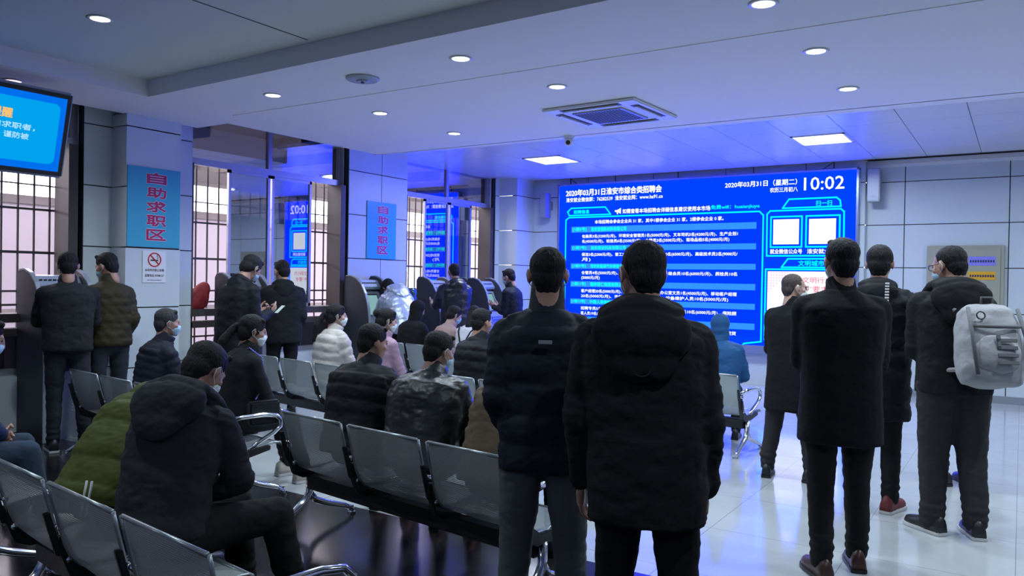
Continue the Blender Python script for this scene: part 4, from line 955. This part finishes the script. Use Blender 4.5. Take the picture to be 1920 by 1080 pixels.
# backpack worn by the young man
def backpack():
    t = thing('backpack', 'large grey backpack on the back of the young man in black hooded jacket', 'backpack', (-.34, 5.55, 0), math.radians(24))
    M['packgrey'] = cloth('pack_grey', (.33, .335, .35)) and M['pack_grey']; M['packdark'] = cloth('pack_trim', (.14, .145, .155)) and M['pack_trim']
    fr = np.stack([J['R'], J['F3'], J['d3']], 1); o = J['S3']+fr @ np.array([.07, -.285, -.36])
    def pose(b_, o=o): b_.v = [tuple(o+fr @ np.array(p)) for p in b_.v]; return b_
    b = MB(); n = 24; rr = []
    for z, w_, d in ((-.27, .11, .07), (-.255, .155, .105), (-.18, .175, .13), (-.05, .175, .13), (.08, .165, .115), (.16, .145, .095), (.205, .10, .06), (.215, .04, .02)):
        rr.append([(w_*math.copysign(abs(math.cos(a))**.75, math.cos(a)), d*math.copysign(abs(math.sin(a))**.75, math.sin(a)), z) for a in [2*math.pi*k/n for k in range(n)]])
    b.loft(rr); me = remesh(pose(b), .012, 4); a = arr(me); nn = nor(me)
    setco(me, a+nn*np.array([noise.noise(Vector(p*11))*.010+noise.noise(Vector(p*26))*.004 for p in a])[:, None]); finish(me, 'main_bag', 'packgrey', t)
    b = MB(); b.ball((.0, -.105, -.10), (.13, .06, .12)); me = remesh(pose(b), .011, 4); a = arr(me); nn = nor(me)
    setco(me, a+nn*np.array([noise.noise(Vector(p*14))*.008 for p in a])[:, None]); fp = finish(me, 'front_pocket', 'packgrey', t)
    b = MB()
    for k in range(4): b.box(-.02, .085, -.172, -.16, -.165+.042*k, -.145+.042*k)
    b.box(-.02, .0, -.172, -.16, -.08, .0); pose(b).build('applique_letter', 'packdark', fp, bevel=.002)
    for pts in ([(-.13, -.10, .17), (-.135, -.145, 0), (-.12, -.14, -.22)], [(.14, -.08, .17), (.15, -.125, 0), (.13, -.13, -.22)], [(-.13, -.12, .06), (0, -.16, .05), (.13, -.12, .06)]):
        b = MB(); b.tube(pts, .011, 6); pose(b).build('compression_strap', 'packdark', t, smooth=True)
    b = MB(); b.tube([(-.03, -.03, .21), (-.03, -.04, .245), (.03, -.04, .245), (.03, -.03, .21)], .007, 8); pose(b).build('top_handle', 'packdark', t, smooth=True)
    b = MB(); b.tube([(-.075+.022*math.cos(a), -.125, .12+.022*math.sin(a)) for a in np.linspace(0, 2*math.pi, 17)[:-1]], .004, 6, closed=True); pose(b).build('ring_clip', 'blackp', t, smooth=True)
    for k in (-1, 1):
        b = MB(); b.tube([(k*.09-.04, .08, .19), (k*.135-.05, .13, .25), (k*.15-.05, .24, .26), (k*.16-.05, .36, .17), (k*.17-.05, .40, 0), (k*.20-.02, .33, -.14), (k*.12, .10, -.16)], .014, 8); pose(b).build('shoulder_strap', 'packgrey', t, smooth=True)
backpack()

# --- standing at the kiosks
person('man in black jacket and dark jeans with back to us at the nearest kiosk', (-6.84, 3.60), 66, 1.69, head=(10, 0), arms='reach', jacket='darkgrey', style='plain', hem=-.06, bulk=1.08, trousers='darkjeans', shoes='blackshoe', sole='whitesole', hair='side', vox=.012, mask='mask', feet=((-.10, 0, 5), (.13, -.05, -8)))
person('man in olive brown quilted jacket with blue mask looking down at kiosk', (-7.00, 4.06), 84, 1.70, lean=(2, 4, 9), head=(16, 34), arms='pocket', jacket='olivebrown', style='quilt', hem=-.06, bulk=1.03, trousers='darkjeans', hair='side', vox=.013, mask='mask', baf=.07, hands=('none', 'none'))
person('man in long black coat bending over his phone left of the second kiosk', (-6.36, 4.92), -6, 1.74, lean=(4, 10, 22), head=(34, 4), arms='phone', jacket='blacknylon', style='plain', hem=-.30, bulk=1.12, hair='full', vox=.013, mask='mask', hood='slim', hands=('grip', 'grip'))
person('man in black hooded jacket seen from behind at the second kiosk', (-6.86, 5.95), 62, 1.69, head=(12, 20), arms='pocket', jacket='blackcloth', style='plain', hem=-.12, bulk=1.16, hair='side', vox=.013, hood='down', mask='mask', hands=('none', 'none'))
t = thing('smartphone', 'phone held by the man in long black coat at the second kiosk', 'phone', (-6.22, 5.36, 1.19), math.radians(-6)); 
b = MB(); b.box(-.03, .03, -.004, .004, -.06, .06, 0, Matrix.Rotation(math.radians(-50), 4, 'X')); b.build('phone_case', 'blackp', t, bevel=.002)
b = MB(); b.box(-.028, .028, -.0052, -.004, -.055, .055, 0, Matrix.Rotation(math.radians(-50), 4, 'X')); b.build('phone_screen', emi('phone_glow', (.6, .8, .9), .8), t)
person('person in shiny silver puffer jacket bending over the third kiosk', (-6.94, 8.10), 74, 1.66, lean=(20, 38, 52), head=(52, 0), arms='reach', jacket='silver', style='puffer', baf=.16, hem=-.12, bulk=1.2, hair='full', vox=.013, hood='big', hands=('relaxed', 'relaxed'))
person('man in shiny black hooded jacket at the fourth kiosk', (-6.62, 8.80), 58, 1.74, head=(14, 0), arms='reach', jacket='leatherblack', style='plain', hem=-.16, bulk=1.14, hair='crop', vox=.014, hood='down')
person('man in dark jacket and blue mask facing left beside the furthest kiosk', (-6.30, 9.80), 96, 1.68, lean=(3, 6, 10), head=(18, 4), arms='phone', jacket='navynylon', style='plain', hem=-.08, bulk=1.0, hair='side', vox=.014, mask='mask')

# --- seated
person('man in navy jacket and blue jeans sitting cut by the left edge', (-5.12, 1.98), -20, 1.70, sit=True, lean=(12, 18, 24), head=(20, 0), arms='lap', jacket='navy', style='puffer', hem=-.06, bulk=1.08, trousers='jeans', shoes='whiteshoe', sole='whitesole', hair='side', mask='mask', feet=((-.12, .40, 0), (.12, .50, 0)))
rO, JO = person('person in olive green puffer bending far forward on the nearest bench', (-3.52, 2.02), 12, 1.72, sit=True, lean=(30, 48, 66), head=(80, 0), arms='lap', jacket='olive', style='puffer', baf=.12, hem=-.10, bulk=1.2, hair='side', hood='down', vox=.0115, hands=('none', 'none'))
b = MB()
for k in (0, 1): b.tube([JO['P']+JO['R']*(.10+.03*k)+np.array([0, -.205, -.02]), JO['P']+JO['R']*(.13+.03*k)+np.array([0, -.20, .13])], .005, 6)
b.build('white_piping', 'whitesole', rO, smooth=True)
r, J = person('man in black hooded jacket leaning forward on the nearest bench', (-2.92, 1.92), 20, 1.70, sit=True, lean=(10, 22, 34), head=(38, -14), arms='lap', jacket='darkgrey', style='plain', hem=-.08, bulk=1.04, hair='side', hood='big', vox=.0095, mask='maskw', legw=1.15, knees=((.06, .44, .48), (.32, .34, .48)), feet=((.06, .50, 0), (.36, .42, -30)), hands=('none', 'none'))
b = MB(); fr = np.stack([J['R'], J['F3'], J['d3']], 1)
b.tube([J['S3']+fr @ np.array([.080*math.cos(a), .004+.082*math.sin(a), .058]) for a in np.linspace(0, 2*math.pi, 25)[:-1]], .010, 8, closed=True); b.build('white_inner_collar', 'whitesole', r, smooth=True)
person('man with greying hair and blue mask in dark puffer, profile to the right', (-5.86, 3.74), -14, 1.62, sit=True, lean=(6, 12, 18), head=(6, -10), arms='lap', jacket='navynylon', style='puffer', baf=.06, hem=-.06, bulk=1.05, hair='side', hairm_='hairg', mask='mask', sole='whitesole', feet=((-.1, .5, 0), (.12, .62, 0)))
rW, JW = person('woman with low ponytail in black coat, grey jeans and cream sneakers', (-4.70, 3.62), -14, 1.62, sit=True, lean=(8, 14, 20), head=(12, -16), arms='lap', jacket='blackcloth', style='coat', hem=-.16, bulk=1.12, woman=True, hair='pony', mask='maskw', trousers='darkjeans', shoes='whiteshoe', sole='whitesole', legw=.85, collar=True, feet=((-.14, .50, 0), (.14, .50, 0)))
person('woman with ponytail in cream puffer jacket looking right', (-5.72, 5.55), -16, 1.62, sit=True, lean=(4, 8, 10), head=(4, -22), arms='lap', jacket='cream', style='puffer', baf=.085, hem=-.06, bulk=1.25, woman=True, hair='pony', mask='maskw', skin='skin2')
person('man in black puffer jacket, leftmost of the three on the middle bench', (-3.38, 3.50), 6, 1.62, sit=True, lean=(8, 16, 22), head=(12, -30), arms='lap', jacket='blacknylon', style='puffer', baf=.085, hem=-.08, bulk=1.24, hair='side', shoes='redshoe', trousers='darkjeans', vox=.0105)
person('man in black leather jacket with back to us, middle of the three', (-2.83, 3.44), 6, 1.60, sit=True, lean=(10, 18, 26), head=(16, -22), arms='lap', jacket='leatherblack', style='leather', hem=-.08, bulk=1.30, hair='side', vox=.0105, mask='mask', shoes='redshoe')
person('person in khaki quilted jacket leaning forward, right of leather jacket man', (-2.26, 3.38), 4, 1.66, sit=True, lean=(16, 28, 42), head=(50, 0), arms='lap', jacket='khaki', style='quilt', baf=.06, hem=-.08, bulk=1.15, hair='side', vox=.0105)
person('woman in pink floral jacket and mask just behind the man in black puffer', (-4.98, 5.42), -12, 1.60, sit=True, lean=(6, 10, 14), head=(12, -24), arms='lap', jacket='floral', style='plain', hem=-.06, bulk=1.0, woman=True, hair='bun', mask='maskw', skin='skin2')
person('man with short hair in black jacket sitting just left of the front pair', (-3.98, 5.56), -4, 1.66, sit=True, lean=(5, 10, 14), head=(8, -14), arms='lap', jacket='blacknylon', style='puffer', baf=.09, hem=-.06, bulk=1.1, hair='side')
person('person in black coat with hood raised before the silver jacket', (-6.56, 7.74), -10, 1.60, sit=True, lean=(6, 12, 20), head=(16, 0), arms='lap', jacket='blackcloth', style='plain', hem=-.06, bulk=1.12, hood='up', vox=.014)
person('woman in pinkish beige jacket and blue mask looking right on furthest bench', (-6.04, 7.70), -22, 1.56, sit=True, lean=(10, 20, 30), head=(22, -14), arms='lap', jacket='pinkbeige', style='plain', hem=-.06, bulk=1.05, woman=True, hair='full', mask='mask', skin='skin2', vox=.014)
rH, JH = person('person in white hooded top with black straps on furthest bench', (-5.58, 7.66), 10, 1.56, sit=True, lean=(8, 16, 24), head=(24, 6), arms='lap', jacket='whitecloth', style='plain', hem=-.06, bulk=1.05, woman=True, hair='long', vox=.014)
b = MB(); fr = np.stack([JH['R'], JH['F3'], JH['d3']], 1)
for k in (-1, 1): b.tube([JH['S3']+fr @ np.array(p) for p in ((k*.10, .05, -.03), (k*.12, -.09, -.02), (k*.08, -.17, -.14), (k*.02, -.17, -.30))], .009, 6)
b.build('black_strap', 'blackcloth', rH, smooth=True)
person('person in blue hooded coat sitting at right end of far bench', (-2.38, 7.27), 10, 1.56, sit=True, lean=(4, 8, 14), head=(8, 0), arms='lap', jacket='bluecoat', style='plain', hem=-.08, bulk=1.22, hood='up', vox=.012)

# shoulder bag of the ponytail woman
t = thing('shoulder_bag', 'black handbag on silver chain worn by the woman in black coat', 'bag', (-4.70, 3.62, 0), math.radians(-14))
S3, R_, F_, D_ = JW['S3'], JW['R'], JW['F3'], JW['d3']
o = np.array([.30, .10, .50]); b = MB(); b.box(o[0]-.035, o[0]+.035, o[1]-.11, o[1]+.11, o[2], o[2]+.16); b.build('bag_body', 'leatherblack', t, bevel=.012)
b = MB(); b.box(o[0]+.035, o[0]+.042, o[1]-.025, o[1]+.025, o[2]+.05, o[2]+.08); b.build('buckle', 'chrome', t, bevel=.002)
pts = [np.array([.26, .06, .67]), S3+R_*.14+F_*.14-D_*.22, S3+R_*.09+F_*.08-D_*.02, S3+R_*.07-F_*.03+D_*.02, S3+R_*.03-F_*.125-D_*.07, S3-R_*.05-F_*.165-D_*.17, S3-R_*.14-F_*.145-D_*.27, S3-R_*.205-F_*.02-D_*.36]
q = []
for a_, b_ in zip(pts, pts[1:]):
    for k in range(12): q.append(a_+(b_-a_)*k/12)
b = MB()
for k, p in enumerate(q): b.ball(p, (.007, .007, .007) if k % 2 else (.005, .005, .005), nu=6, nv=4)
b.build('chain_strap', 'chrome', t)

# red cloth hanging behind window bars
t = tag(MB().build('tmp', 'white'), None) if False else None
b = MB(); b.ball((0, 0, 0), (.07, .11, .13)); b.ball((.0, -.08, -.07), (.06, .08, .09)); b.ball((0, .05, .07), (.06, .07, .08)); me = remesh(b, .014, 3); a = arr(me); nn = nor(me)
setco(me, a+nn*np.array([(1-2*abs(noise.noise(Vector((p[0]*12, p[1]*12, p[2]*5)))))*.022 for p in a])[:, None])
M['redcloth'] = mat('red_fabric', (.26, .015, .02), .7)
o = finish(me, 'red_cloth_bundle', 'redcloth', None); o.location = (-7.80, 5.58, 1.28); tag(o, 'crumpled red fabric lying on ledge of the middle window', 'fabric')
